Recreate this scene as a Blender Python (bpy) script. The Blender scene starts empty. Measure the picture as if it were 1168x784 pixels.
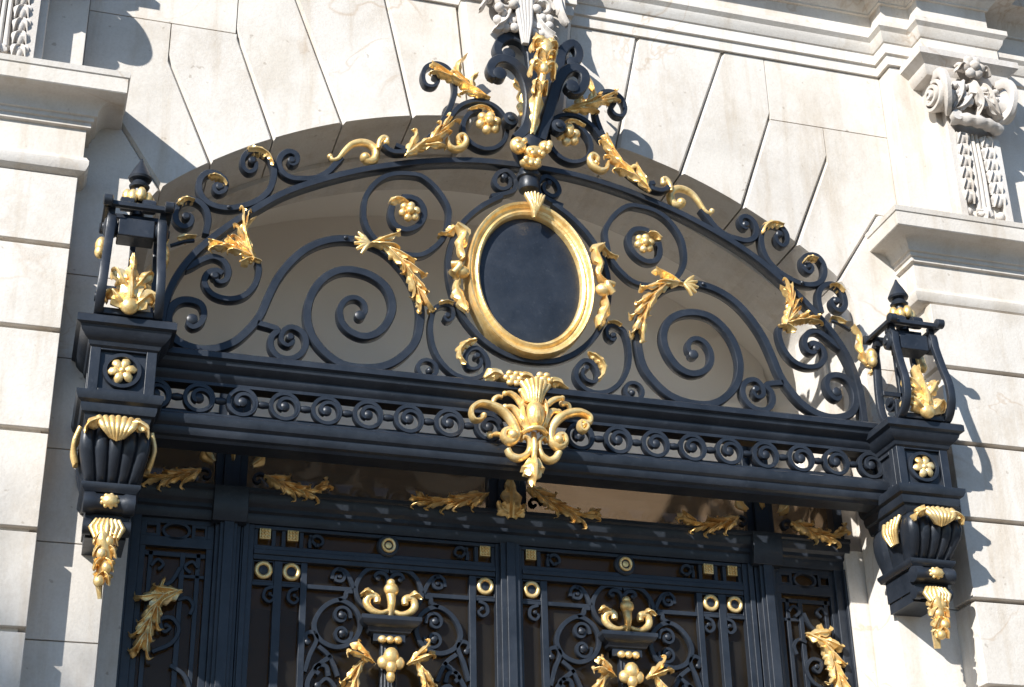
import bpy, math, random
from mathutils import Vector, Matrix
random.seed(7)
SC = bpy.context.scene
COL = SC.collection
PI = math.pi
# World: x along the facade, y into the facade, z up; z = 0 is the level of the
# gilt rosettes on the brackets, 4.4 m above the pavement. Metres.
GROUND = -4.4
WY = .126          # front plane of the stone wall
GY = .462          # plane of the glass

# ------------------------------------------------------------------ materials
def mat(name):
    m = bpy.data.materials.new(name); m.use_nodes = True
    nt = m.node_tree; b = nt.nodes['Principled BSDF']
    return m, nt, b
def node(nt, t, **kw):
    n = nt.nodes.new(t)
    for k, v in kw.items():
        if k in n.inputs: n.inputs[k].default_value = v
        else: setattr(n, k, v)
    return n
def ramp(nt, stops, fac):
    r = nt.nodes.new('ShaderNodeValToRGB')
    e = r.color_ramp.elements
    while len(e) < len(stops): e.new(.5)
    for el, (p, c) in zip(e, stops):
        el.position = p; el.color = (*c, 1)
    nt.links.new(fac, r.inputs[0]); return r
def bump(nt, b, h, strength, dist=.01):
    n = node(nt, 'ShaderNodeBump', Strength=strength, Distance=dist)
    nt.links.new(h, n.inputs['Height']); nt.links.new(n.outputs[0], b.inputs['Normal'])
def coords(nt, scale=(1, 1, 1)):
    g = nt.nodes.new('ShaderNodeNewGeometry')
    mp = node(nt, 'ShaderNodeMapping'); mp.inputs['Scale'].default_value = scale
    nt.links.new(g.outputs['Position'], mp.inputs['Vector']); return mp.outputs[0]
def noise(nt, vec, scale, detail=5, rough=.6, dist=0):
    n = node(nt, 'ShaderNodeTexNoise', Scale=scale, Detail=detail, Roughness=rough, Distortion=dist)
    nt.links.new(vec, n.inputs['Vector']); return n.outputs['Fac']
def mixc(nt, a, b, fac, mode='MIX'):
    m = nt.nodes.new('ShaderNodeMix'); m.data_type = 'RGBA'; m.blend_type = mode
    for s, v in ((m.inputs['Factor'], fac), (m.inputs['A'], a), (m.inputs['B'], b)):
        if hasattr(v, 'links'): nt.links.new(v, s)
        elif isinstance(v, tuple): s.default_value = (*v, 1)
        else: s.default_value = v
    return m.outputs['Result']

def stone_mat(name, c0, c1, c2, grime, bump_s=.35):
    m, nt, b = mat(name)
    v = coords(nt)
    big = noise(nt, v, 1.1, 6, .6, .6)
    r = ramp(nt, [(.32, c0), (.5, c1), (.7, c2)], big)
    fine = noise(nt, v, 90, 3, .6)
    rf = ramp(nt, [(.35, (.94, .935, .93)), (.6, (1, 1, 1))], fine)
    c = mixc(nt, r.outputs[0], rf.outputs[0], 1., 'MULTIPLY')
    # rain streaks: noise drawn out vertically
    sv = coords(nt, (9, 9, .9))
    st = ramp(nt, [(.52, (1, 1, 1)), (.72, (.80, .73, .64))], noise(nt, sv, 1, 5, .65))
    c = mixc(nt, c, st.outputs[0], grime, 'MULTIPLY')
    so = ramp(nt, [(.36, (.90, .875, .84)), (.52, (1, 1, 1))], noise(nt, coords(nt, (1, 1, .7)), 3.1, 7, .72))
    c = mixc(nt, c, so.outputs[0], 1., 'MULTIPLY')
    # rusty hairline veins
    vd = noise(nt, v, 1.6, 4, .5, 1.2)
    mth = node(nt, 'ShaderNodeMath', operation='SUBTRACT'); nt.links.new(vd, mth.inputs[0]); mth.inputs[1].default_value = .5
    ab = node(nt, 'ShaderNodeMath', operation='ABSOLUTE'); nt.links.new(mth.outputs[0], ab.inputs[0])
    vr = ramp(nt, [(.0, (.74, .6, .47)), (.012, (1, 1, 1))], ab.outputs[0])
    gate = ramp(nt, [(.52, (0, 0, 0)), (.6, (1, 1, 1))], noise(nt, v, .9, 2, .5))
    gm = node(nt, 'ShaderNodeMath', operation='MULTIPLY'); nt.links.new(gate.outputs[0], gm.inputs[0]); gm.inputs[1].default_value = .55
    c = mixc(nt, c, mixc(nt, c, vr.outputs[0], 1., 'MULTIPLY'), gm.outputs[0])
    gi = nt.nodes.new('ShaderNodeNewGeometry')
    tone = ramp(nt, [(0, (.92, .905, .88)), (.35, (.97, .965, .955)), (.7, (1, .985, .96)), (1, (.94, .935, .93))], gi.outputs['Random Per Island'])
    c = mixc(nt, c, tone.outputs[0], 1., 'MULTIPLY')
    # pits
    pit = noise(nt, v, 26, 2, .4)
    pr = ramp(nt, [(.22, (.55, .5, .45)), (.27, (1, 1, 1))], pit)
    c = mixc(nt, c, pr.outputs[0], .6, 'MULTIPLY')
    nt.links.new(c, b.inputs['Base Color'])
    b.inputs['Roughness'].default_value = .85
    b.inputs['Specular IOR Level'].default_value = .25
    bump(nt, b, noise(nt, v, 60, 6, .7), bump_s, .006)
    return m
M_STONE = stone_mat('limestone', (.55, .515, .47), (.635, .60, .555), (.695, .67, .63), .7, .32)
M_CARVE = stone_mat('carved_limestone', (.52, .485, .45), (.60, .57, .54), (.67, .645, .615), .5, .45)

def iron_mat():
    m, nt, b = mat('blue_black_iron_paint')
    v = coords(nt)
    r = ramp(nt, [(.32, (.011, .0145, .021)), (.52, (.018, .0225, .031)), (.75, (.030, .035, .045))], noise(nt, v, 7, 6, .65))
    dust = ramp(nt, [(.58, (0, 0, 0)), (.75, (1, 1, 1))], noise(nt, v, 38, 6, .7))
    f = node(nt, 'ShaderNodeMath', operation='MULTIPLY'); nt.links.new(dust.outputs[0], f.inputs[0]); f.inputs[1].default_value = .5
    c = mixc(nt, r.outputs[0], (.06, .066, .078), f.outputs[0])
    nt.links.new(c, b.inputs['Base Color'])
    rr = node(nt, 'ShaderNodeMapRange'); nt.links.new(noise(nt, v, 22, 4, .6), rr.inputs[0])
    rr.inputs['To Min'].default_value = .28; rr.inputs['To Max'].default_value = .52
    nt.links.new(rr.outputs[0], b.inputs['Roughness'])
    b.inputs['Specular IOR Level'].default_value = .42
    bump(nt, b, noise(nt, v, 55, 5, .6), .25, .004)
    return m
M_IRON = iron_mat()


def gold_mat(name, ca, cb, cc, rough):
    m, nt, b = mat(name)
    v = coords(nt)
    r = ramp(nt, [(.3, ca), (.5, cb), (.72, cc)], noise(nt, v, 16, 5, .65))
    nt.links.new(r.outputs[0], b.inputs['Base Color'])
    b.inputs['Metallic'].default_value = .62
    b.inputs['Roughness'].default_value = rough
    bump(nt, b, noise(nt, v, 70, 5, .6), .4, .006)
    return m
M_GOLD = gold_mat('gold_leaf', (.70, .43, .15), (.90, .63, .26), (.98, .77, .43), .36)

def glass_mat(name, dust, amount, tint, refl):
    m, nt, b = mat(name)
    v = coords(nt)
    b.inputs['Base Color'].default_value = (*dust, 1); b.inputs['Roughness'].default_value = .9
    b.inputs['Specular IOR Level'].default_value = 0
    t = nt.nodes.new('ShaderNodeBsdfTransparent'); t.inputs[0].default_value = (*tint, 1)
    g = node(nt, 'ShaderNodeBsdfGlossy', Roughness=.01); g.inputs['Color'].default_value = (1, 1, 1, 1)
    bp = node(nt, 'ShaderNodeBump', Strength=.03, Distance=.01)
    nt.links.new(noise(nt, v, 1.3, 2, .5), bp.inputs['Height']); nt.links.new(bp.outputs[0], g.inputs['Normal'])
    fr = node(nt, 'ShaderNodeFresnel', IOR=1.45)
    mr = node(nt, 'ShaderNodeMath', operation='MULTIPLY'); nt.links.new(fr.outputs[0], mr.inputs[0]); mr.inputs[1].default_value = refl
    m1 = nt.nodes.new('ShaderNodeMixShader'); m2 = nt.nodes.new('ShaderNodeMixShader')
    dr = node(nt, 'ShaderNodeMapRange'); nt.links.new(noise(nt, v, 2.5, 6, .7), dr.inputs[0])
    dr.inputs['From Min'].default_value = .3; dr.inputs['From Max'].default_value = .7; dr.inputs['To Min'].default_value = amount*.4; dr.inputs['To Max'].default_value = amount*1.6
    nt.links.new(dr.outputs[0], m1.inputs[0]); nt.links.new(t.outputs[0], m1.inputs[1]); nt.links.new(b.outputs[0], m1.inputs[2])
    nt.links.new(mr.outputs[0], m2.inputs[0]); nt.links.new(m1.outputs[0], m2.inputs[1]); nt.links.new(g.outputs[0], m2.inputs[2])
    nt.links.new(m2.outputs[0], nt.nodes['Material Output'].inputs['Surface'])
    return m
M_DGLASS = glass_mat('smoked_door_glass', (.30, .27, .23), .035, (.62, .56, .45), .35)
M_TGLASS = glass_mat('smoked_transom_glass', (.30, .27, .23), .025, (.33, .28, .23), .45)

def plain_mat(name, c, rough=.8, scale=3, var=.2):
    m, nt, b = mat(name)
    v = coords(nt)
    lo = tuple(x*(1-var) for x in c); hi = tuple(min(1, x*(1+var)) for x in c)
    r = ramp(nt, [(.3, lo), (.7, hi)], noise(nt, v, scale, 6, .6))
    nt.links.new(r.outputs[0], b.inputs['Base Color']); b.inputs['Roughness'].default_value = rough
    return m
M_PAVE = plain_mat('stone_paving', (.13, .12, .11), .9, 1.5)
M_PANEL = plain_mat('matte_black_plaque', (.013, .017, .026), .42, 2, .12)
M_WOOD = plain_mat('brown_panelling', (.56, .48, .36), .6, 1.2, .3)
M_ROAD = plain_mat('asphalt', (.055, .053, .05), .9, 4)
M_PLASTER = plain_mat('pale_plaster', (.86, .82, .76), .9, .8, .06)
M_PANEL = M_IRON

# ------------------------------------------------------------------ mesh builder
class MB:
    def __init__(s): s.v = []; s.f = []
    def add(s, vs, fs):
        o = len(s.v); s.v += [tuple(v) for v in vs]; s.f += [tuple(i+o for i in f) for f in fs]
    def box(s, x0, x1, y0, y1, z0, z1):
        s.add([(x, y, z) for z in (z0, z1) for y in (y0, y1) for x in (x0, x1)],
              [(0, 2, 3, 1), (4, 5, 7, 6), (0, 1, 5, 4), (2, 6, 7, 3), (0, 4, 6, 2), (1, 3, 7, 5)])
    def ell(s, c, r, n=10, k=7, axis=None):
        c = Vector(c); vs = []; fs = []
        if axis is not None:
            a = Vector(axis).normalized(); t = Vector((0, 1, 0)) if abs(a.y) < .9 else Vector((1, 0, 0))
            b = a.cross(t).normalized(); d = a.cross(b)
        else: a, b, d = Vector((0, 0, 1)), Vector((1, 0, 0)), Vector((0, 1, 0))
        for i in range(1, k):
            th = PI*i/k
            for j in range(n):
                ph = 2*PI*j/n
                vs.append(c+b*(r[0]*math.sin(th)*math.cos(ph))+d*(r[1]*math.sin(th)*math.sin(ph))+a*(r[2]*math.cos(th)))
        vs += [c+a*r[2], c-a*r[2]]; T, B = len(vs)-2, len(vs)-1
        for i in range(k-2):
            for j in range(n):
                p, q = i*n+j, i*n+(j+1) % n
                fs.append((p, p+n, q+n, q))
        for j in range(n):
            fs.append((T, j, (j+1) % n)); fs.append((B, (k-2)*n+(j+1) % n, (k-2)*n+j))
        s.add(vs, fs)
    def lathe(s, prof, c, axis=(0, 0, 1), n=20):
        a = Vector(axis).normalized(); t = Vector((0, 1, 0)) if abs(a.y) < .9 else Vector((1, 0, 0))
        b = a.cross(t).normalized(); d = a.cross(b); c = Vector(c); vs = []; fs = []
        for r, h in prof:
            for j in range(n):
                ph = 2*PI*j/n; vs.append(c+a*h+b*(r*math.cos(ph))+d*(r*math.sin(ph)))
        for i in range(len(prof)-1):
            for j in range(n):
                p, q = i*n+j, i*n+(j+1) % n
                fs.append((p, q, q+n, p+n))
        fs.append(tuple(range(n-1, -1, -1))); fs.append(tuple((len(prof)-1)*n+j for j in range(n)))
        s.add(vs, fs)
    def sweep(s, pts, w, d, rnd=False, N=(0, -1, 0), closed=False, half=False):
        """bar along 3D points; w in the plane of the curve, d along N; lists taper"""
        pts = [Vector(p) for p in pts]; n = len(pts); N = Vector(N)
        if rnd: sec = [(math.cos(2*PI*i/10), math.sin(2*PI*i/10)) for i in range(10)]
        else:
            c = .8; sec = [(1, -c), (1, c), (c, 1), (-c, 1), (-1, c), (-1, -c), (-c, -1), (c, -1)]
        m = len(sec); vs = []; fs = []
        for i, p in enumerate(pts):
            if closed: t = pts[(i+1) % n]-pts[i-1]
            else: t = pts[min(i+1, n-1)]-pts[max(i-1, 0)]
            t.normalize(); b = N-t*N.dot(t)
            if b.length < 1e-4: b = Vector((1, 0, 0))
            b.normalize(); a = t.cross(b)
            wi = w[i] if isinstance(w, list) else w; di = d[i] if isinstance(d, list) else d
            for x, y in sec: vs.append(p+a*(x*wi/2)+b*(y*di/2))
        for i in range(n if closed else n-1):
            for j in range(m):
                p, q = i*m+j, i*m+(j+1) % m; o = (i+1) % n*m-i*m
                fs.append((p, q, q+o, p+o))
        if not closed:
            fs.append(tuple(range(m-1, -1, -1))); fs.append(tuple((n-1)*m+j for j in range(m)))
        s.add(vs, fs)
    def slab(s, poly, cs, y0, dep, y1):
        """stone block: outline in x,z; per-edge chamfer cs at the front face"""
        n = len(poly); area = sum(poly[i][0]*poly[(i+1) % n][1]-poly[(i+1) % n][0]*poly[i][1] for i in range(n))
        if area < 0:
            poly = poly[::-1]; cs = cs[::-1]; cs = cs[1:]+cs[:1]
        def inset():
            out = []
            for i in range(n):
                p0, p1, p2 = Vector(poly[i-1]), Vector(poly[i]), Vector(poly[(i+1) % n])
                d1 = (p1-p0).normalized(); d2 = (p2-p1).normalized()
                n1 = Vector((-d1.y, d1.x)); n2 = Vector((-d2.y, d2.x))
                c1, c2 = cs[i-1], cs[i]
                det = n1.x*n2.y-n1.y*n2.x
                if abs(det) < .05: out.append(p1+n1*max(c1, c2) if c1 == c2 else p1+n1*c1); continue
                out.append(p1+Vector(((c1*n2.y-c2*n1.y)/det, (n1.x*c2-n2.x*c1)/det)))
            return out
        f = inset()
        vs = [(p[0], y0, p[1]) for p in f]+[(p[0], y0+dep, p[1]) for p in poly]+[(p[0], y1, p[1]) for p in poly]
        fs = [tuple(range(n))]
        for i in range(n):
            j = (i+1) % n
            fs += [(j, i, n+i, n+j), (n+j, n+i, 2*n+i, 2*n+j)]
        fs.append(tuple(range(3*n-1, 2*n-1, -1)))
        s.add(vs, fs)
    def mould(s, path, prof):
        """profile (out, z) swept along a plan path (x, y); out is to the right of the path; mitred"""
        P = [Vector(p) for p in path]; n = len(P); vs = []; fs = []; m = len(prof)
        def nr(a, b):
            d = (b-a).normalized(); return Vector((d.y, -d.x))
        for i in range(n):
            if i == 0: o = nr(P[0], P[1])
            elif i == n-1: o = nr(P[-2], P[-1])
            else:
                a, b = nr(P[i-1], P[i]), nr(P[i], P[i+1]); o = (a+b)/(1+a.dot(b))
            for r, z in prof: q = P[i]+o*r; vs.append((q.x, q.y, z))
        for i in range(n-1):
            for j in range(m-1):
                a = i*m+j; fs.append((a, a+m, a+m+1, a+1))
        fs.append(tuple(range(m))); fs.append(tuple((n-1)*m+j for j in range(m-1, -1, -1)))
        s.add(vs, fs)
    def leaf(s, pts, W, lobes=4, thick=.012, ridge=.02, N=(0, -1, 0), tip=.25, curl=.012):
        """acanthus leaf: serrated lobed outline, raised midrib, lobes cupped"""
        P = crom(pts, None, 10*lobes+6); n = len(P); N = Vector(N); U = [-1, -.8, -.55, -.3, -.1, .1, .3, .55, .8, 1]; m = len(U)
        fr = []; bk = []; wob = random.uniform(0, 6)
        for i, p in enumerate(P):
            t = i/(n-1); T = (P[min(i+1, n-1)]-P[max(i-1, 0)]).normalized()
            b = (N-T*N.dot(T)).normalized(); S = T.cross(b)
            env = (.5+.5*math.sin(PI*min(1, t*1.2+.1)))*(1-(1-tip)*t**2)
            for u in U:
                k = abs(u)
                ph = (t*lobes+(.12 if u > 0 else 0)) % 1.0
                saw = (ph/.72)**.75 if ph < .72 else ((1-ph)/.28)**.7
                lob = .38+.62*saw
                if t > .93: lob *= max(.2, (1-t)/.07)
                w = W*env*(lob if k > .6 else (.45+.55*lob) if k > .4 else .75)
                adv = k*k*W*.5*(ph-.35)
                h = ridge*math.exp(-(u/.22)**2)+ridge*.30*math.sin(2*PI*ph+1)*k-curl*k*k*(.6+.8*math.sin(wob+t*5+u))+ridge*.18*math.cos(u*14)
                q = p+S*(u*w)+T*adv+b*h
                fr.append(q); bk.append(q-b*thick)
        vs = fr+bk; o = len(fr); fs = []
        for i in range(n-1):
            for j in range(m-1):
                a = i*m+j; fs.append((a, a+1, a+m+1, a+m)); fs.append((o+a, o+a+m, o+a+m+1, o+a+1))
            a = i*m; fs.append((a, a+m, o+a+m, o+a)); a = i*m+m-1; fs.append((a, o+a, o+a+m, a+m))
        fs.append(tuple(range(m-1, -1, -1))+tuple(o+j for j in range(m)))
        a = (n-1)*m; fs.append(tuple(a+j for j in range(m))+tuple(o+a+j for j in range(m-1, -1, -1)))
        s.add(vs, fs)
    def rinceau(s, pts, W, n, N=(0, -1, 0), taper=.6, stem=.012, back=False):
        """gilt leaf chain: a stem with pairs of curling serrated leaves"""
        P = crom(pts, None, 4*n+3); N = Vector(N); L = sum((b-a).length for a, b in zip(P, P[1:]))
        s.leaf([P[0]+N*.002]+[p+N*.006 for p in P[2:-1:4]]+[P[-1]], W*.55, n+1, .014, .018, N=tuple(N), tip=.5)
        for i in range(n):
            k = 4*i+1; p = P[k]; T = (P[min(k+1, len(P)-1)]-P[k-1]).normalized(); S = T.cross(N).normalized()
            w = W*(1-(1-taper)*i/n)
            for e in (-1, 1):
                ee = e*(1.15 if (i % 2)*2-1 == e else .75); l = L/n*random.uniform(1.35, 1.7)
                s.leaf([p+N*.006, p+T*l*.38+S*ee*w*.34+N*.02, p+T*l*.8+S*ee*w*.62+N*.022, p+T*l*1.0+S*ee*w*.98+N*.008, p+T*l*.96+S*ee*w*1.2-N*.006], w*.56, 3, .012, .016, N=tuple(N), tip=.6, curl=.016)
        e_ = P[-1]-P[-3]
        s.leaf([P[-3]+N*.012, P[-1]+N*.012, P[-1]+e_*.8], W*taper*.5, 3, .012, .012, N=tuple(N), tip=.5)
    def cluster(s, c, r, N=(0, -1, 0)):
        """berry rosette"""
        c = Vector(c); N = Vector(N)
        s.ell(c+N*r*.55, (r*.42,)*3)
        for k in range(6):
            a = k*PI/3+.3
            s.ell(c+Vector((math.cos(a), 0, math.sin(a)))*r*.66+N*r*.2, (r*.4,)*3)
    def flower(s, c, R, y):
        """six-petalled rosette with a domed heart, facing -y"""
        s.ell((c[0], y-.012, c[1]), (R*.26, R*.26, R*.26))
        for k in range(6):
            a = k*PI/3+.2; d = Vector((math.cos(a), 0, math.sin(a)))
            p = [Vector((c[0], y-.006, c[1]))+d*R*q+Vector((0, e, 0)) for q, e in ((.12, 0), (.45, -.012), (.8, -.006), (1, .006))]
            s.sweep(p, [R*.2, R*.62, R*.66, R*.2], .014, True)
    def build(s, name, m, parent=None, smooth=35, loc=None, bev=0):
        me = bpy.data.meshes.new(name)
        vs = s.v
        if loc: vs = [(x-loc[0], y-loc[1], z-loc[2]) for x, y, z in s.v]
        me.from_pydata(vs, [], s.f); me.validate(); me.update()
        import bmesh
        bm = bmesh.new(); bm.from_mesh(me); bmesh.ops.recalc_face_normals(bm, faces=bm.faces); bm.to_mesh(me); bm.free()
        me.materials.append(m)
        if smooth:
            me.shade_smooth(); me.set_sharp_from_angle(angle=math.radians(smooth))
        o = bpy.data.objects.new(name, me); COL.objects.link(o)
        if loc: o.location = loc
        if parent:
            o.parent = parent; o.matrix_parent_inverse = Matrix.Translation(-world_loc(parent))
        if bev:
            b = o.modifiers.new('bevel', 'BEVEL'); b.width = bev; b.segments = 2; b.limit_method = 'ANGLE'; b.angle_limit = math.radians(40)
            b.harden_normals = True
        return o
def world_loc(o):
    v = Vector(o.location)
    if o.parent: v = o.matrix_parent_inverse.translation+world_loc(o.parent)+v
    return v
def thing(name, label, cat, loc, group=None):
    o = bpy.data.objects.new(name, None); COL.objects.link(o); o.location = loc
    o.empty_display_size = .2
    o['label'] = label; o['category'] = cat
    if group: o['group'] = group
    return o
def copy_part(o, parent, delta):
    c = o.copy(); COL.objects.link(c); c.parent = parent; c.matrix_parent_inverse = o.matrix_parent_inverse
    c.location = Vector(o.location)+Vector(delta)
    for ch in list(o.children):
        g = ch.copy(); COL.objects.link(g); g.parent = c; g.matrix_parent_inverse = ch.matrix_parent_inverse
    return c

def crom(pts, step=.01, count=None, closed=False):
    P = [Vector(p) for p in pts]
    if len(P) == 2:
        k = count or max(2, int((P[1]-P[0]).length/step)); return [P[0].lerp(P[1], i/(k-1)) for i in range(k)]
    n = len(P); dense = []
    segs = n if closed else n-1
    for i in range(segs):
        if closed: p0, p1, p2, p3 = P[i-1], P[i], P[(i+1) % n], P[(i+2) % n]
        else:
            p1, p2 = P[i], P[i+1]
            p0 = P[i-1] if i else p1*2-p2
            p3 = P[i+2] if i+2 < n else p2*2-p1
        t0 = 0; t1 = t0+max(1e-5, (p1-p0).length)**.5; t2 = t1+max(1e-5, (p2-p1).length)**.5; t3 = t2+max(1e-5, (p3-p2).length)**.5
        for k in range(12):
            t = t1+(t2-t1)*k/12
            a1 = p0*((t1-t)/(t1-t0))+p1*((t-t0)/(t1-t0)); a2 = p1*((t2-t)/(t2-t1))+p2*((t-t1)/(t2-t1)); a3 = p2*((t3-t)/(t3-t2))+p3*((t-t2)/(t3-t2))
            b1 = a1*((t2-t)/(t2-t0))+a2*((t-t0)/(t2-t0)); b2 = a2*((t3-t)/(t3-t1))+a3*((t-t1)/(t3-t1))
            dense.append(b1*((t2-t)/(t2-t1))+b2*((t-t1)/(t2-t1)))
    if not closed: dense.append(P[-1])
    else: dense.append(P[0])
    L = [0]
    for a, b in zip(dense, dense[1:]): L.append(L[-1]+(b-a).length)
    k = count or max(6, int(L[-1]/step)); out = []; j = 0
    for i in range(k):
        t = L[-1]*i/(k-1 if not closed else k)
        while j < len(L)-2 and L[j+1] < t: j += 1
        u = (t-L[j])/max(1e-9, L[j+1]-L[j]); out.append(dense[j].lerp(dense[j+1], u))
    return out
def lerp_list(ws, n):
    out = []
    for i in range(n):
        t = i/(n-1)*(len(ws)-1); k = min(int(t), len(ws)-2); out.append(ws[k]+(ws[k+1]-ws[k])*(t-k))
    return out
def at(pts, y, sx=1, dx=0, dz=0): return [(sx*p[0]+dx, y, p[1]+dz) for p in pts]

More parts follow.
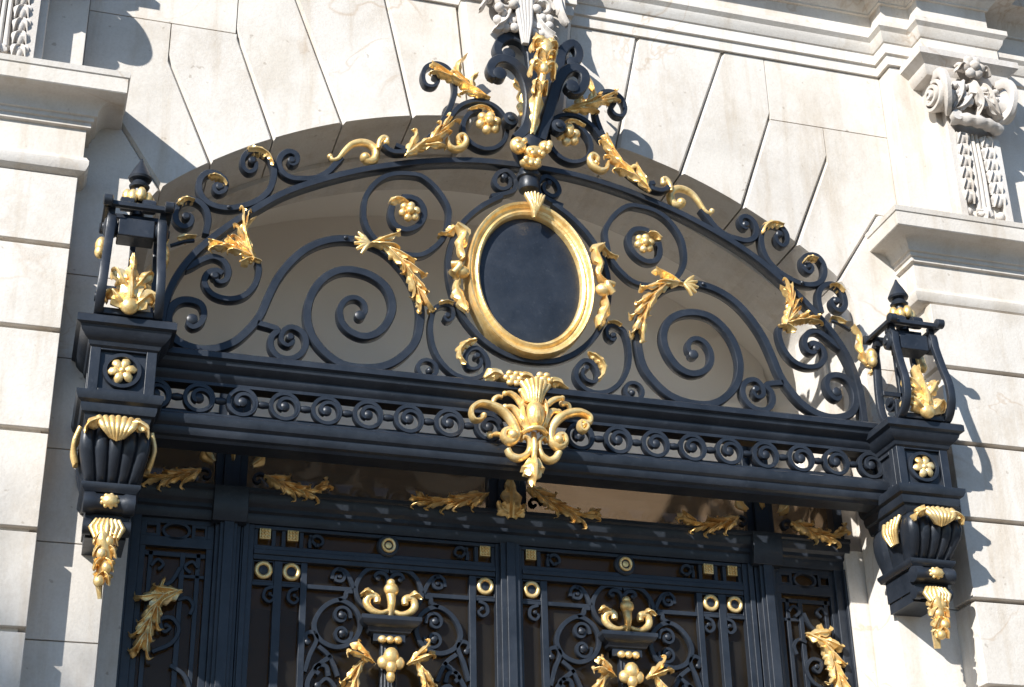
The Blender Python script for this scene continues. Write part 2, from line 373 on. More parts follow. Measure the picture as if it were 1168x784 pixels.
# outlines of the ironwork, (x, z) in metres on their own planes
D = {
    'outer_low': [(-1.483, 0.817), (-1.476, 0.89), (-1.49, 0.941), (-1.521, 0.972), (-1.564, 0.983), (-1.601, 0.963), (-1.619, 0.912), (-1.613, 0.864), (-1.583, 0.84), (-1.555, 0.854), (-1.546, 0.884), (-1.558, 0.904), (-1.572, 0.893)],
    'outer_mid': [(-1.435, 1.067), (-1.45, 1.08), (-1.462, 1.056), (-1.442, 1.032), (-1.413, 1.054), (-1.415, 1.105), (-1.453, 1.132), (-1.495, 1.13), (-1.523, 1.093), (-1.526, 1.04), (-1.502, 0.993), (-1.459, 0.967), (-1.391, 0.963), (-1.325, 0.986), (-1.268, 1.021), (-1.223, 1.073), (-1.201, 1.14), (-1.203, 1.21), (-1.228, 1.259), (-1.272, 1.282), (-1.313, 1.273), (-1.341, 1.233), (-1.338, 1.188), (-1.313, 1.164), (-1.286, 1.181), (-1.283, 1.217), (-1.299, 1.227)],
    'outer_high': [(-1.123, 1.256), (-1.134, 1.26), (-1.122, 1.235), (-1.099, 1.252), (-1.101, 1.29), (-1.132, 1.303), (-1.165, 1.282), (-1.18, 1.234), (-1.162, 1.188), (-1.12, 1.165), (-1.075, 1.167), (-1.008, 1.182), (-0.957, 1.22), (-0.917, 1.275), (-0.893, 1.311)],
    'g_wrap_high': [(-1.322, 1.276), (-1.272, 1.284), (-1.229, 1.261), (-1.205, 1.21)],
    'g_wrap_mid': [(-1.488, 1.107), (-1.455, 1.114), (-1.424, 1.099), (-1.406, 1.075)],
    'g_wrap_low': [(-1.615, 0.944), (-1.584, 0.975), (-1.542, 0.972)],
    'g_s': [(-0.947, 1.307), (-0.934, 1.289), (-0.911, 1.299), (-0.882, 1.345), (-0.85, 1.386), (-0.811, 1.406), (-0.769, 1.405), (-0.738, 1.38), (-0.733, 1.346), (-0.749, 1.313), (-0.773, 1.311), (-0.784, 1.325)],
    'g_hook': [(-0.727, 1.371), (-0.721, 1.414), (-0.702, 1.438), (-0.686, 1.431), (-0.69, 1.411)],
    'arm_front': [(-0.708, 1.378), (-0.671, 1.352), (-0.623, 1.355), (-0.574, 1.376), (-0.525, 1.412)],
    'arm_back': [(-0.645, 1.409), (-0.6, 1.396), (-0.536, 1.428), (-0.472, 1.492), (-0.416, 1.587), (-0.373, 1.692), (-0.357, 1.772), (-0.368, 1.848), (-0.401, 1.895), (-0.453, 1.906), (-0.501, 1.873), (-0.515, 1.815), (-0.498, 1.774), (-0.463, 1.773), (-0.439, 1.81), (-0.453, 1.838)],
    'g_arm_leaf': [(-0.604, 1.334), (-0.562, 1.385), (-0.506, 1.415), (-0.463, 1.462), (-0.429, 1.51), (-0.396, 1.569)],
    'g_curl': [(-0.401, 1.476), (-0.392, 1.436), (-0.364, 1.421), (-0.326, 1.44), (-0.309, 1.477), (-0.325, 1.505), (-0.348, 1.488), (-0.342, 1.463)],
    'g_up_leaf': [(-0.188, 1.741), (-0.24, 1.755), (-0.292, 1.784), (-0.349, 1.813), (-0.392, 1.827), (-0.436, 1.849)],
    'g_up_branch': [(-0.335, 1.804), (-0.347, 1.857), (-0.341, 1.909), (-0.325, 1.946), (-0.298, 1.98)],
    'g_up_tuft': [(-0.271, 1.779), (-0.278, 1.826), (-0.268, 1.855), (-0.246, 1.876)],
    'ros_ring': [(-0.383, 1.604), (-0.331, 1.678), (-0.255, 1.719), (-0.179, 1.711), (-0.127, 1.67), (-0.104, 1.598), (-0.117, 1.52), (-0.163, 1.467), (-0.22, 1.451), (-0.281, 1.473), (-0.318, 1.529), (-0.315, 1.594), (-0.279, 1.649), (-0.232, 1.674)],
    'g_ros_leaf': [(-0.289, 1.658), (-0.236, 1.682), (-0.198, 1.674), (-0.175, 1.651)],
    'ros_c': [(-0.199, 1.592)],
    'big_c': [(-1.514, 0.395), (-1.53, 0.379), (-1.512, 0.358), (-1.48, 0.378), (-1.466, 0.425), (-1.484, 0.472), (-1.539, 0.485), (-1.584, 0.466), (-1.611, 0.417), (-1.611, 0.353), (-1.583, 0.298), (-1.534, 0.27), (-1.468, 0.259), (-1.393, 0.275), (-1.328, 0.313), (-1.274, 0.374), (-1.229, 0.447), (-1.195, 0.548), (-1.159, 0.642), (-1.103, 0.735), (-1.036, 0.809), (-0.956, 0.859), (-0.865, 0.884), (-0.772, 0.88), (-0.688, 0.851), (-0.609, 0.781), (-0.551, 0.691), (-0.52, 0.592), (-0.519, 0.502), (-0.539, 0.41), (-0.59, 0.338), (-0.66, 0.282), (-0.749, 0.256), (-0.859, 0.26), (-0.939, 0.307), (-1.001, 0.386), (-1.024, 0.482), (-1.006, 0.585), (-0.958, 0.667), (-0.891, 0.717), (-0.82, 0.729), (-0.738, 0.711), (-0.673, 0.661), (-0.645, 0.576), (-0.663, 0.495), (-0.712, 0.43), (-0.772, 0.406), (-0.833, 0.424), (-0.872, 0.468), (-0.878, 0.534), (-0.847, 0.581), (-0.807, 0.591), (-0.774, 0.568), (-0.769, 0.526), (-0.79, 0.505)],
    'g_big_leaf': [(-0.761, 0.864), (-0.704, 0.872), (-0.647, 0.834), (-0.594, 0.775), (-0.552, 0.697), (-0.532, 0.636), (-0.528, 0.58)],
    'spandrel_arm': [(-1.561, 0.634), (-1.532, 0.654), (-1.49, 0.688), (-1.443, 0.71), (-1.398, 0.693), (-1.374, 0.646), (-1.385, 0.6), (-1.416, 0.59), (-1.432, 0.616)],
    'spandrel_s': [(-1.399, 0.632), (-1.422, 0.644), (-1.462, 0.626), (-1.474, 0.577), (-1.437, 0.527), (-1.368, 0.512), (-1.302, 0.536), (-1.256, 0.601), (-1.243, 0.676), (-1.251, 0.708)],
    'g_sp_up': [(-1.269, 0.709), (-1.297, 0.762), (-1.315, 0.817), (-1.31, 0.881), (-1.286, 0.911)],
    'g_sp_left': [(-1.27, 0.718), (-1.321, 0.744), (-1.371, 0.756), (-1.437, 0.749)],
    'g_sp_base': [(-1.326, 0.691), (-1.286, 0.716), (-1.24, 0.708)],
    'small_c': [(-1.237, 0.413), (-1.21, 0.408), (-1.178, 0.402), (-1.148, 0.39), (-1.173, 0.354), (-1.174, 0.305), (-1.143, 0.266), (-1.094, 0.258), (-1.046, 0.285), (-1.024, 0.34), (-1.041, 0.39), (-1.09, 0.411), (-1.124, 0.387), (-1.129, 0.338), (-1.1, 0.322), (-1.08, 0.346), (-1.093, 0.362)],
    'top_ring': [(-0.579, 1.273), (-0.516, 1.271), (-0.46, 1.232), (-0.415, 1.176), (-0.385, 1.11), (-0.388, 1.039), (-0.405, 0.967), (-0.453, 0.899), (-0.514, 0.852), (-0.575, 0.844), (-0.643, 0.857), (-0.704, 0.882), (-0.752, 0.932), (-0.78, 0.996), (-0.784, 1.057), (-0.775, 1.12), (-0.743, 1.183), (-0.696, 1.234), (-0.641, 1.262)],
    'top_c': [(-0.653, 1.088), (-0.657, 1.037), (-0.638, 0.99), (-0.59, 0.972), (-0.542, 0.993), (-0.508, 1.037), (-0.503, 1.092), (-0.529, 1.135), (-0.571, 1.148), (-0.605, 1.142)],
    'top_ros': [(-0.574, 1.062)],
    'g_top_leaf': [(-0.663, 1.102), (-0.633, 1.126), (-0.605, 1.123), (-0.581, 1.107)],
    'clasp': [(-0.433, 0.967), (-0.398, 0.976), (-0.363, 1.012)],
    'tiny_ring': [(-0.484, 0.285)],
    'oval_ring': [(-0.166, 1.206), (-0.265, 1.136), (-0.337, 1.043), (-0.373, 0.955), (-0.386, 0.854), (-0.386, 0.771), (-0.376, 0.675), (-0.346, 0.584), (-0.29, 0.496), (-0.216, 0.432), (-0.129, 0.389), (-0.041, 0.372)],
    'oval_ring_R': [(0.086, 1.242), (0.178, 1.175), (0.269, 1.093), (0.332, 1.014), (0.375, 0.919), (0.386, 0.806), (0.365, 0.704), (0.312, 0.572), (0.23, 0.479), (0.138, 0.414), (0.035, 0.382)],
    'oval_top_s': [(-0.176, 1.217), (-0.096, 1.247), (-0.062, 1.272), (-0.057, 1.328), (-0.098, 1.369), (-0.146, 1.343), (-0.159, 1.291), (-0.128, 1.264), (-0.088, 1.285), (-0.085, 1.325), (-0.11, 1.334)],
    'low_s': [(-0.394, 0.557), (-0.406, 0.546), (-0.392, 0.531), (-0.368, 0.551), (-0.371, 0.596), (-0.407, 0.61), (-0.447, 0.59), (-0.466, 0.538), (-0.47, 0.463), (-0.455, 0.386), (-0.416, 0.317), (-0.357, 0.269), (-0.288, 0.256), (-0.236, 0.278), (-0.208, 0.318), (-0.213, 0.369), (-0.252, 0.411), (-0.291, 0.399), (-0.311, 0.352), (-0.295, 0.31), (-0.255, 0.315), (-0.237, 0.35), (-0.257, 0.373)],
    'g_low_cap': [(-0.434, 0.607), (-0.403, 0.621), (-0.368, 0.616)],
    'g_low_leaf': [(-0.265, 0.446), (-0.308, 0.427), (-0.339, 0.386), (-0.335, 0.35), (-0.313, 0.32)],
    'side_orn': [(-0.357, 1.012), (-0.319, 0.978), (-0.338, 0.904), (-0.326, 0.843), (-0.37, 0.802), (-0.387, 0.772), (-0.352, 0.742), (-0.358, 0.686), (-0.334, 0.628), (-0.313, 0.574)],
    'shell': [(0.003, 1.208), (0.01, 1.1), (-0.053, 1.207), (0.064, 1.218)],
    'crest_fl': [(-0.076, 1.499), (-0.032, 1.555), (-0.008, 1.656), (-0.011, 1.766), (-0.039, 1.849), (-0.086, 1.898), (-0.143, 1.913), (-0.192, 1.885), (-0.213, 1.833), (-0.202, 1.796), (-0.172, 1.808)],
    'crest_bl': [(0.031, 1.756), (0.047, 1.939), (0.045, 2.018), (0.035, 2.097), (-0.007, 2.149), (-0.058, 2.16), (-0.11, 2.129), (-0.133, 2.07), (-0.115, 2.034), (-0.075, 2.053)],
    'crest_fr': [(0.047, 1.514), (0.079, 1.639), (0.11, 1.754), (0.139, 1.854), (0.18, 1.916), (0.225, 1.932), (0.263, 1.905), (0.263, 1.843), (0.224, 1.786), (0.19, 1.78), (0.191, 1.802)],
    'crest_br': [(0.128, 1.75), (0.163, 1.915), (0.181, 2.009), (0.199, 2.105), (0.231, 2.158), (0.267, 2.179), (0.293, 2.147), (0.287, 2.087), (0.258, 2.064)],
    'crest_leaf': [(-0.002, 1.528), (0.011, 1.648), (0.02, 1.737), (0.032, 1.817), (0.042, 1.908), (0.044, 1.975), (0.034, 2.03)],
    'crest_inner': [(-0.027, 1.666), (-0.012, 1.757), (-0.028, 1.832), (-0.056, 1.883)],
    'crest_knob': [(-0.105, 1.598)],
    'cup': [(-0.073, 1.449), (0.007, 1.42), (0.06, 1.461), (-0.014, 1.358), (-0.02, 1.479)],
    'c_axis': [(-0.029, 0.213), (-0.033, 0.156), (-0.041, 0.087), (-0.044, 0.028), (-0.043, -0.019), (-0.043, -0.056), (-0.046, -0.156), (-0.052, -0.173), (-0.053, -0.214), (-0.057, -0.268)],
    'c_scroll_L': [(-0.268, 0.027), (-0.28, 0.007), (-0.308, 0.001), (-0.323, 0.027), (-0.317, 0.057), (-0.283, 0.082), (-0.227, 0.077), (-0.175, 0.051), (-0.136, 0.001), (-0.121, -0.048), (-0.15, -0.084), (-0.181, -0.062), (-0.171, -0.032), (-0.145, -0.032), (-0.143, -0.054)],
    'c_scroll_R': [(0.179, 0.026), (0.192, 0.035), (0.202, 0.02), (0.182, -0.001), (0.166, 0.016), (0.171, 0.042), (0.209, 0.042), (0.215, 0.068), (0.173, 0.089), (0.115, 0.077), (0.064, 0.041), (0.034, -0.011), (0.033, -0.057), (0.064, -0.086), (0.098, -0.059), (0.088, -0.028), (0.062, -0.036), (0.063, -0.056)],
    'c_pet_L1': [(-0.065, 0.085), (-0.093, 0.098), (-0.117, 0.13), (-0.145, 0.148), (-0.169, 0.145)],
    'c_pet_L2': [(-0.08, -0.01), (-0.107, 0.046), (-0.138, 0.081), (-0.169, 0.08)],
    'c_pet_L3': [(-0.064, 0.11), (-0.08, 0.138), (-0.096, 0.165)],
    'c_pet_R1': [(0.0, 0.092), (0.021, 0.111), (0.055, 0.14), (0.094, 0.152)],
    'c_pet_R2': [(0.006, -0.001), (0.02, 0.051), (0.045, 0.084), (0.074, 0.083)],
    'c_curl_L': [(-0.219, 0.089), (-0.208, 0.128), (-0.19, 0.143), (-0.171, 0.141)],
    'c_curl_R': [(0.105, 0.142), (0.13, 0.14), (0.137, 0.119), (0.124, 0.092)],
    'c_tail_L': [(-0.229, -0.042), (-0.205, -0.035), (-0.179, -0.037)],
    'c_hook_L': [(-0.097, -0.066), (-0.089, -0.049), (-0.069, -0.055), (-0.06, -0.091), (-0.075, -0.13), (-0.115, -0.151), (-0.147, -0.141), (-0.162, -0.114)],
    'c_hook_R': [(0.016, -0.063), (0.005, -0.045), (-0.014, -0.058), (-0.02, -0.096), (-0.006, -0.132), (0.026, -0.149), (0.054, -0.134), (0.072, -0.103)],
    'c_garland': [(-0.192, 0.237), (-0.119, 0.228), (-0.053, 0.24), (0.021, 0.236), (0.087, 0.226)],
    'c_vase': [(-0.083, 0.202), (0.029, 0.215), (-0.065, 0.102), (-0.011, 0.107)],
    'd_ring': [(0.328, -0.654), (0.258, -0.692), (0.221, -0.77), (0.248, -0.833), (0.319, -0.862), (0.388, -0.834), (0.422, -0.766), (0.399, -0.692)],
    'd_stub': [(0.323, -0.654), (0.353, -0.638), (0.358, -0.616), (0.383, -0.612)],
    'd_heart2': [(0.495, -0.543), (0.481, -0.537), (0.492, -0.52), (0.523, -0.522), (0.54, -0.548), (0.539, -0.596)],
    'd_arc': [(0.542, -0.509), (0.498, -0.497), (0.452, -0.505), (0.413, -0.547), (0.397, -0.601), (0.411, -0.644), (0.444, -0.678), (0.488, -0.693)],
    'd_tl': [(0.327, -0.548), (0.312, -0.545), (0.307, -0.564), (0.336, -0.567), (0.347, -0.537), (0.323, -0.513), (0.298, -0.528), (0.292, -0.561)],
    'd_tlarm': [(0.318, -0.515), (0.348, -0.523), (0.371, -0.555), (0.389, -0.597)],
    'd_lowS': [(0.195, -0.846), (0.186, -0.814), (0.215, -0.803), (0.234, -0.825), (0.207, -0.901), (0.186, -0.975)],
    'd_low': [(0.242, -0.862), (0.284, -0.896), (0.311, -0.941), (0.329, -0.986)],
    'd_lowv': [(0.248, -0.981), (0.229, -0.964), (0.239, -0.945), (0.277, -0.947), (0.29, -0.988)],
    's_leaf': [(1.439, -0.67), (1.512, -0.694), (1.549, -0.769), (1.57, -0.851), (1.592, -0.919)],
    's_tip': [(1.512, -0.694), (1.527, -0.657), (1.513, -0.618)],
    's_scroll': [(1.491, -0.813), (1.472, -0.821), (1.495, -0.841), (1.516, -0.791), (1.472, -0.779), (1.437, -0.823), (1.46, -0.884), (1.538, -0.928)],
    'r_leafR': [(-1.102, -0.138), (-1.041, -0.164), (-0.965, -0.189), (-0.904, -0.195), (-0.838, -0.153)],
    'r_leafL': [(-1.403, -0.143), (-1.466, -0.18), (-1.539, -0.172), (-1.595, -0.193), (-1.641, -0.15)],
    'r2_leafL': [(-0.108, -0.128), (-0.198, -0.165), (-0.294, -0.188), (-0.376, -0.195), (-0.424, -0.164)],
    'r2_leafR': [(0.083, -0.082), (0.167, -0.132), (0.251, -0.175), (0.321, -0.197), (0.394, -0.169)],
}

# ------------------------------------------------------------------ setting: pavement, sky
g = MB(); g.add([(-300, -300, GROUND-.13), (300, -300, GROUND-.13), (300, 300, GROUND-.13), (-300, 300, GROUND-.13)], [(0, 1, 2, 3)])
o = g.build('road', M_ROAD, smooth=0); o['kind'] = 'structure'
g = MB(); g.box(-300, 300, -8.0, 6, GROUND-.129, GROUND)
o = g.build('pavement', M_PAVE, smooth=0); o['kind'] = 'structure'

# ------------------------------------------------------------------ stone facade
fac = thing('stone_facade', 'pale limestone classical building front with an arched entrance and carved pilasters', 'building', (0, .6, GROUND))
R_ARC = 2.52; ZC = 1.752-R_ARC; XJ = 1.765; XS = 2.08; ZT = 2.40
def arch_z(x): return ZC+math.sqrt(R_ARC**2-x*x)
def arch_pt(a): return (R_ARC*math.sin(a), ZC+R_ARC*math.cos(a))
# arch outline: flat segmental head with a tight shoulder turning into the jamb
ax = [i*.02 for i in range(0, 82)]
head = [(x, arch_z(x)) for x in ax if x <= 1.62]
sx0, sz0 = head[-1]
should = [(q[0], q[1]) for q in crom([(1.50, arch_z(1.50), 0), (sx0, sz0, 0), (1.70, 1.08, 0), (1.745, .98, 0), (XJ, .85, 0), (XJ, .7, 0)], None, 60) if q[0] > sx0+.004 and q[1] > .85]
outline = head+should+[(XJ, .85)]
jx = [.235, .525, .865, 1.19, 1.47, 1.685]
ends = {3: (1.395, 2.03), 4: (1.70, 1.82), 5: (1.955, 1.52)}
Z3 = 2.015
def zat(x):
    for (a, za), (b, zb) in zip(outline, outline[1:]):
        if a <= x <= b and b > a: return za+(zb-za)*(x-a)/(b-a)
    return outline[-1][1]
def seg(x0, x1): return [(x0, zat(x0))]+[p for p in outline if x0+.003 < p[0] < x1-.003]+[(x1, zat(x1))]
def jtop(i, z):
    x, z0 = jx[i], zat(jx[i]); k = (z-ZC)/(z0-ZC); return (x*k, z)
CH = .0125
def stone(poly, chs, sx, name='wall_block', y1=WY+.06, y0=WY):
    m = MB(); m.slab([(sx*x, z) for x, z in poly], chs, y0, .02, y1); return m.build(name, M_STONE, fac, 30)
for sx in (-1, 1):
    def vous(i, j, upper, upch):
        gp = .0035
        a = seg(jx[i]+gp, jx[j]-gp); upper = [((x-gp if q in upR else x+gp if q in upL else x), z) for q, (x, z) in enumerate(upper)] if False else upper; poly = a+upper
        cs = [.004]*(len(a)-1)+upch
        return stone(poly, cs, sx, 'voussoir', GY+.02)
    g_ = .0015
    vous(0, 1, [jtop(1, ZT), jtop(0, ZT)], [CH, .002, CH])
    vous(1, 2, [jtop(2, ZT), jtop(1, ZT)], [CH, .002, CH])
    vous(2, 3, [ends[3], (ends[3][0], ZT), jtop(2, ZT)], [CH, .003, .002, CH])
    vous(3, 4, [ends[4], (ends[4][0], Z3), (ends[3][0], Z3), ends[3]], [CH, .003, .003, .003, CH][0:5])
    vous(4, 5, [ends[5], (XS, ends[5][1]-.012), (XS, Z3), (ends[4][0], Z3), ends[4]], [CH, .003, .003, .003, .003, CH])
    stone([(ends[3][0], Z3), (XS, Z3), (XS, ZT), (ends[3][0], ZT)], [.003]*4, sx)
    # springer block under the last joint, then the jamb courses
    zz = [p for p in outline if p[0] > jx[5]+.003]
    poly = [(jx[5], zat(jx[5]))]+zz+[(XJ, .62), (XS+.3, .62), (XS+.3, ends[5][1]-.012), ends[5]]
    stone(poly, [.004]*(len(zz)+1)+[.003, .003, .003, CH], sx, 'wall_block', GY+.02)
    cz = [.62, .22, -.19, -.59, -.99, -1.40, -1.80, -2.2, -2.6, -3.0, -3.4, -3.8, GROUND]
    for a, b in zip(cz, cz[1:]):
        stone([(XJ, a), (XS+.3, a), (XS+.3, b), (XJ, b)], [.003, .003, .003, .006], sx, 'wall_block', .36)
    # inner rebate of the jamb
    m = MB(); m.box(*sorted((sx*1.675, sx*(XJ+.02))), .37, GY+.03, GROUND, -.25); m.build('jamb_rebate', M_STONE, fac, 30)
# keystone
m = MB(); k = (2.46-ZC)/(zat(.235)-ZC)
m.slab([(-.232, zat(.235)-.05), (0, zat(0)-.05), (.232, zat(.235)-.05), (.232*k, 2.46), (-.232*k, 2.46)], [.02]*5, .06, .02, GY+.02)
ks = m.build('keystone', M_STONE, fac, 30)
m = MB()
for sx in (-1, 1):
    m.leaf([(sx*.02, .03, 2.50), (sx*.06, -.01, 2.34), (sx*.10, -.05, 2.22), (sx*.15, -.07, 2.16)], .10, 4, .03, .03)
    m.sweep(crom([(sx*.10+sx*.07*math.cos(t)*(1-t/12), -.01-.03*t/9, 2.36+.07*math.sin(t)*(1-t/12)) for t in [i*.5 for i in range(0, 19)]], .012), .03, .05, True)
    for q in range(7):
        m.ell((sx*(.06+.035*(q % 3)+random.uniform(-.01, .01)), -.02-random.uniform(0, .04), 2.20+.045*(q//2)+random.uniform(-.01, .01)), (.026, .024, .026))
    m.leaf([(sx*.16, .02, 2.6), (sx*.19, -.03, 2.45), (sx*.20, -.06, 2.33), (sx*.23, -.05, 2.27)], .06, 4, .03, .02)
for i in range(-2, 3): m.sweep([(i*.022, .01, 2.6), (i*.02, -.04, 2.4), (i*.014, -.06, 2.22), (i*.006, -.05, 2.10)], [.03, .03, .026, .012], .03, True)
m.build('carved_leaf', M_CARVE, ks, 45)
# backing wall behind the joints
m = MB()
for sx in (-1, 1):
    m.box(*sorted((sx*(XJ+.06), sx*14.0)), WY+.05, .7, GROUND, .9)
    pts = [(sx*x, z+.05) for x, z in outline[::4]]
    for (a, za), (b, zb) in zip(pts, pts[1:]):
        m.add([(a, WY+.05, za), (b, WY+.05, zb), (b, WY+.05, 3.6), (a, WY+.05, 3.6), (a, .7, za), (b, .7, zb), (b, .7, 3.6), (a, .7, 3.6)],
              [(0, 1, 2, 3), (4, 7, 6, 5), (0, 4, 5, 1)])
    m.box(*sorted((sx*(XJ-.06), sx*14.0)), WY+.052, .7, .9, 3.6)
m.build('wall', M_STONE, fac, 0)
# pilasters (strip, upper shaft, capital, pedestal cornice, lower rusticated shaft)
def pilaster(sx, dz):
    root = MB(); X = lambda a, b: sorted((sx*a, sx*b))
    root.box(*X(XS, 14.0), .01, WY+.1, 1.40+dz, ZT-.002)
    sh = root.build('pilaster', M_STONE, fac, 30, bev=.004)
    m = MB(); m.box(*X(2.255, 2.62), -.085, .1, 1.40+dz, ZT-.004); m.build('upper_shaft', M_STONE, sh, 30, bev=.005)
    cz = [.975+dz, .62+dz, .22+dz, -.19+dz*.3, -.59, -.99, -1.40, -1.80, -2.2, -2.6, -3.0, -3.4, -3.8, GROUND]
    m = MB(); e0 = .03 if sx > 0 else 0; m.box(*X(2.075+e0, 14.0), .028, WY+.04, GROUND, 1.0+dz)
    for a, b in zip(cz, cz[1:]):
        m.box(*X(2.045+e0, 14.0), -.005-e0*1.4, WY+.03, b+.011, a-.011)
    m.build('rusticated_shaft', M_STONE, sh, 30, bev=.004)
    prof = [(-.05, .96), (.0, .965), (.03, .985), (.042, 1.01), (.042, 1.03), (.03, 1.052), (.016, 1.06), (.016, 1.20), (.034, 1.205), (.034, 1.228), (.044, 1.232), (.044, 1.25), (.056, 1.255), (.06, 1.28), (.078, 1.305), (.10, 1.318), (.164, 1.322), (.168, 1.326), (.168, 1.398), (.174, 1.402), (.178, 1.428), (-.05, 1.445)]
    prof = [(r, z+dz) for r, z in prof]
    path = [(-14.0, -.002), (-2.048, -.002), (-2.048, WY+.05)]
    if sx > 0: path = [(-x, y) for x, y in path][::-1]
    m = MB(); m.mould(path, prof); m.build('pedestal_cornice', M_STONE, sh, 28)
    # capital: scrolled volutes, foliage between them, husk garlands on a hanging panel
    m = MB()
    path = [(-2.66, WY), (-2.66, -.13), (-2.215, -.13), (-2.215, WY)]
    if sx > 0: path = [(-x, y) for x, y in path][::-1]
    m.mould(path, [(-.06, 2.268), (.01, 2.27), (.03, 2.30), (.03, 2.325), (.055, 2.345), (.075, 2.36), (.075, 2.398), (-.06, 2.399)])
    KX = 2.44; V = lambda x, y, z: (sx*x, y, z)
    for e in (-1, 1):
        cx = KX+e*.205; yv = -.14; zv = 2.125
        sp = [(cx+e*(.004+.0008*i), yv+(.088-.0019*i)*math.cos(i*.4+1.6), zv+(.088-.0019*i)*math.sin(i*.4+1.6)) for i in range(42)]
        m.sweep(crom([V(*p) for p in sp], .008), .02, .034, N=(1, 0, 0))
        m.lathe([(.01, -.004), (.07, 0), (.078, .012), (.07, .05), (.056, .10), (.05, .16)], V(cx, yv, zv), (-sx*e, 0, 0), 20)
        m.sweep(crom([V(cx-e*.02, -.12, 2.27), V(cx-e*.01, -.21, 2.24), V(cx-e*.005, -.245, 2.15), V(cx-e*.02, -.21, 2.06), V(cx-e*.05, -.15, 2.03)], .012), .05, .03, N=(1, 0, 0))
        m.leaf([V(KX+e*.04, -.15, 2.25), V(KX+e*.075, -.205, 2.19), V(KX+e*.10, -.21, 2.11), V(KX+e*.13, -.18, 2.05)], .05, 4, .03, .022)
        m.leaf([V(KX+e*.02, -.16, 2.16), V(KX+e*.05, -.215, 2.10), V(KX+e*.10, -.2, 2.045), V(KX+e*.16, -.17, 2.03)], .04, 4, .03, .02)
        for q in range(6):
            m.ell(V(KX+e*(.06+.03*(q % 3)), -.195-.008*(q % 2), 2.13+.035*(q//3)+.01*(q % 2)), (.019, .02, .017), 8, 6, axis=(.3*e, 0, 1))
    m.box(*X(2.29, 2.59), -.145, .0, 2.03, 2.27)
    m.leaf([V(KX, -.16, 2.24), V(KX-.01, -.225, 2.17), V(KX+.012, -.225, 2.08), V(KX, -.17, 2.01)], .045, 4, .03, .03)
    for q in range(7):
        a = q*PI/3; r = .042 if q else 0
        m.ell(V(KX+r*math.cos(a), -.215-(0 if q else .02), 2.305+r*math.sin(a)), (.03, .026, .03), 8, 6)
    for e in (-1, 1): m.leaf([V(KX+e*.03, -.2, 2.29), V(KX+e*.07, -.225, 2.31), V(KX+e*.10, -.21, 2.27)], .034, 3, .03, .02)
    m.box(*X(2.29, 2.328), -.125, -.08, 1.46+dz, 2.03); m.box(*X(2.552, 2.59), -.125, -.08, 1.46+dz, 2.03)
    P = crom([V(2.30, -.15, 2.0), V(2.37, -.175, 1.99), V(2.44, -.185, 1.98), V(2.51, -.175, 1.975), V(2.58, -.15, 1.97)], .012)
    m.sweep(P, [.062+.012*math.sin(i*1.25) for i in range(len(P))], .07, True)
    m.lathe([(.008, -.02), (.03, -.016), (.034, 0), (.03, .02)], V(2.315, -.175, 2.0), (0, -1, 0), 14)
    for e in (-1, 1):
        for q in range(6):
            z = 1.91-q*.071; xq = KX+e*(.074+.003*q)
            for f_ in (-1, 1): m.leaf([V(xq, -.10, z+.04), V(xq+f_*.02, -.135, z+.01), V(xq+f_*.03, -.11, z-.04)], .024, 1, .02, .012, tip=.8)
            m.ell(V(xq, -.112, z-.005), (.02, .022, .036), 10, 7)
        m.ell(V(KX+e*.094, -.10, 1.50+dz), (.026, .026, .026), 8, 6)
    for i in range(-1, 2): m.sweep([V(KX+i*.024, -.10, 1.95), V(KX+i*.026, -.108, 1.7), V(KX+i*.028, -.10, 1.5+dz)], [.02, .022, .03], .035, True)
    m.leaf([V(KX, -.10, 1.54+dz), V(KX, -.125, 1.50+dz), V(KX, -.11, 1.465+dz)], .05, 3, .02, .015, tip=.8)
    m.build('capital', M_CARVE, sh, 40)
pilaster(-1, .06); pilaster(1, -.035)
# entablature
m = MB()
path = [(-2.66, .09), (-2.66, -.09), (-2.245, -.09), (-2.245, .005), (-2.075, .005), (-2.075, WY-.002), (-.285, WY-.002), (-.285, .055), (.285, .055), (.285, WY-.002), (2.075, WY-.002), (2.075, .005), (2.245, .005), (2.245, -.09), (2.66, -.09), (2.66, .09), (14.0, .09)]
path = [(-14.0, .09)]+path
prof = [(-.06, 2.402), (.012, 2.402), (.012, 2.462), (.026, 2.466), (.026, 2.53), (.034, 2.533), (.05, 2.56), (.056, 2.585), (.075, 2.605), (.075, 2.635), (.02, 2.645), (.006, 2.65), (.006, 2.80), (.02, 2.803), (.02, 2.815), (.05, 2.845), (.062, 2.87), (.10, 2.885), (.19, 2.89), (.19, 2.98), (.22, 2.985), (.25, 3.04), (.26, 3.06), (-.06, 3.10)]
m.mould(path, prof)
m.build('entablature', M_STONE, fac, 28)
m = MB(); m.box(-14.0, 14.0, .02, .7, 3.06, 8.0); m.build('upper_wall', M_STONE, fac, 0)

# dark vestibule behind the doors, pale niche under the arch above them
m = MB(); X0, X1, Y0, Y1, Z0, Z1 = -2.2, 2.2, .50, 1.9, GROUND+.01, -.262
m.add([(X0, Y0, Z0), (X1, Y0, Z0), (X1, Y1, Z0), (X0, Y1, Z0), (X0, Y0, Z1), (X1, Y0, Z1), (X1, Y1, Z1), (X0, Y1, Z1)], [(0, 1, 2, 3), (4, 7, 6, 5), (0, 3, 7, 4), (1, 5, 6, 2), (3, 2, 6, 7)])
m.build('vestibule', M_WOOD, fac, 0)
NB = 1.5
m = MB()
out_ = [(x*1.10, z+.22) for x, z in outline]+[(XJ*1.10, -.25)]
loop = [(-x, z) for x, z in out_[::-1]]+out_[1:]
for (a, za), (b, zb) in zip(loop, loop[1:]): m.add([(a, .79, za), (b, .79, zb), (b, NB, zb), (a, NB, za)], [(0, 1, 2, 3)])
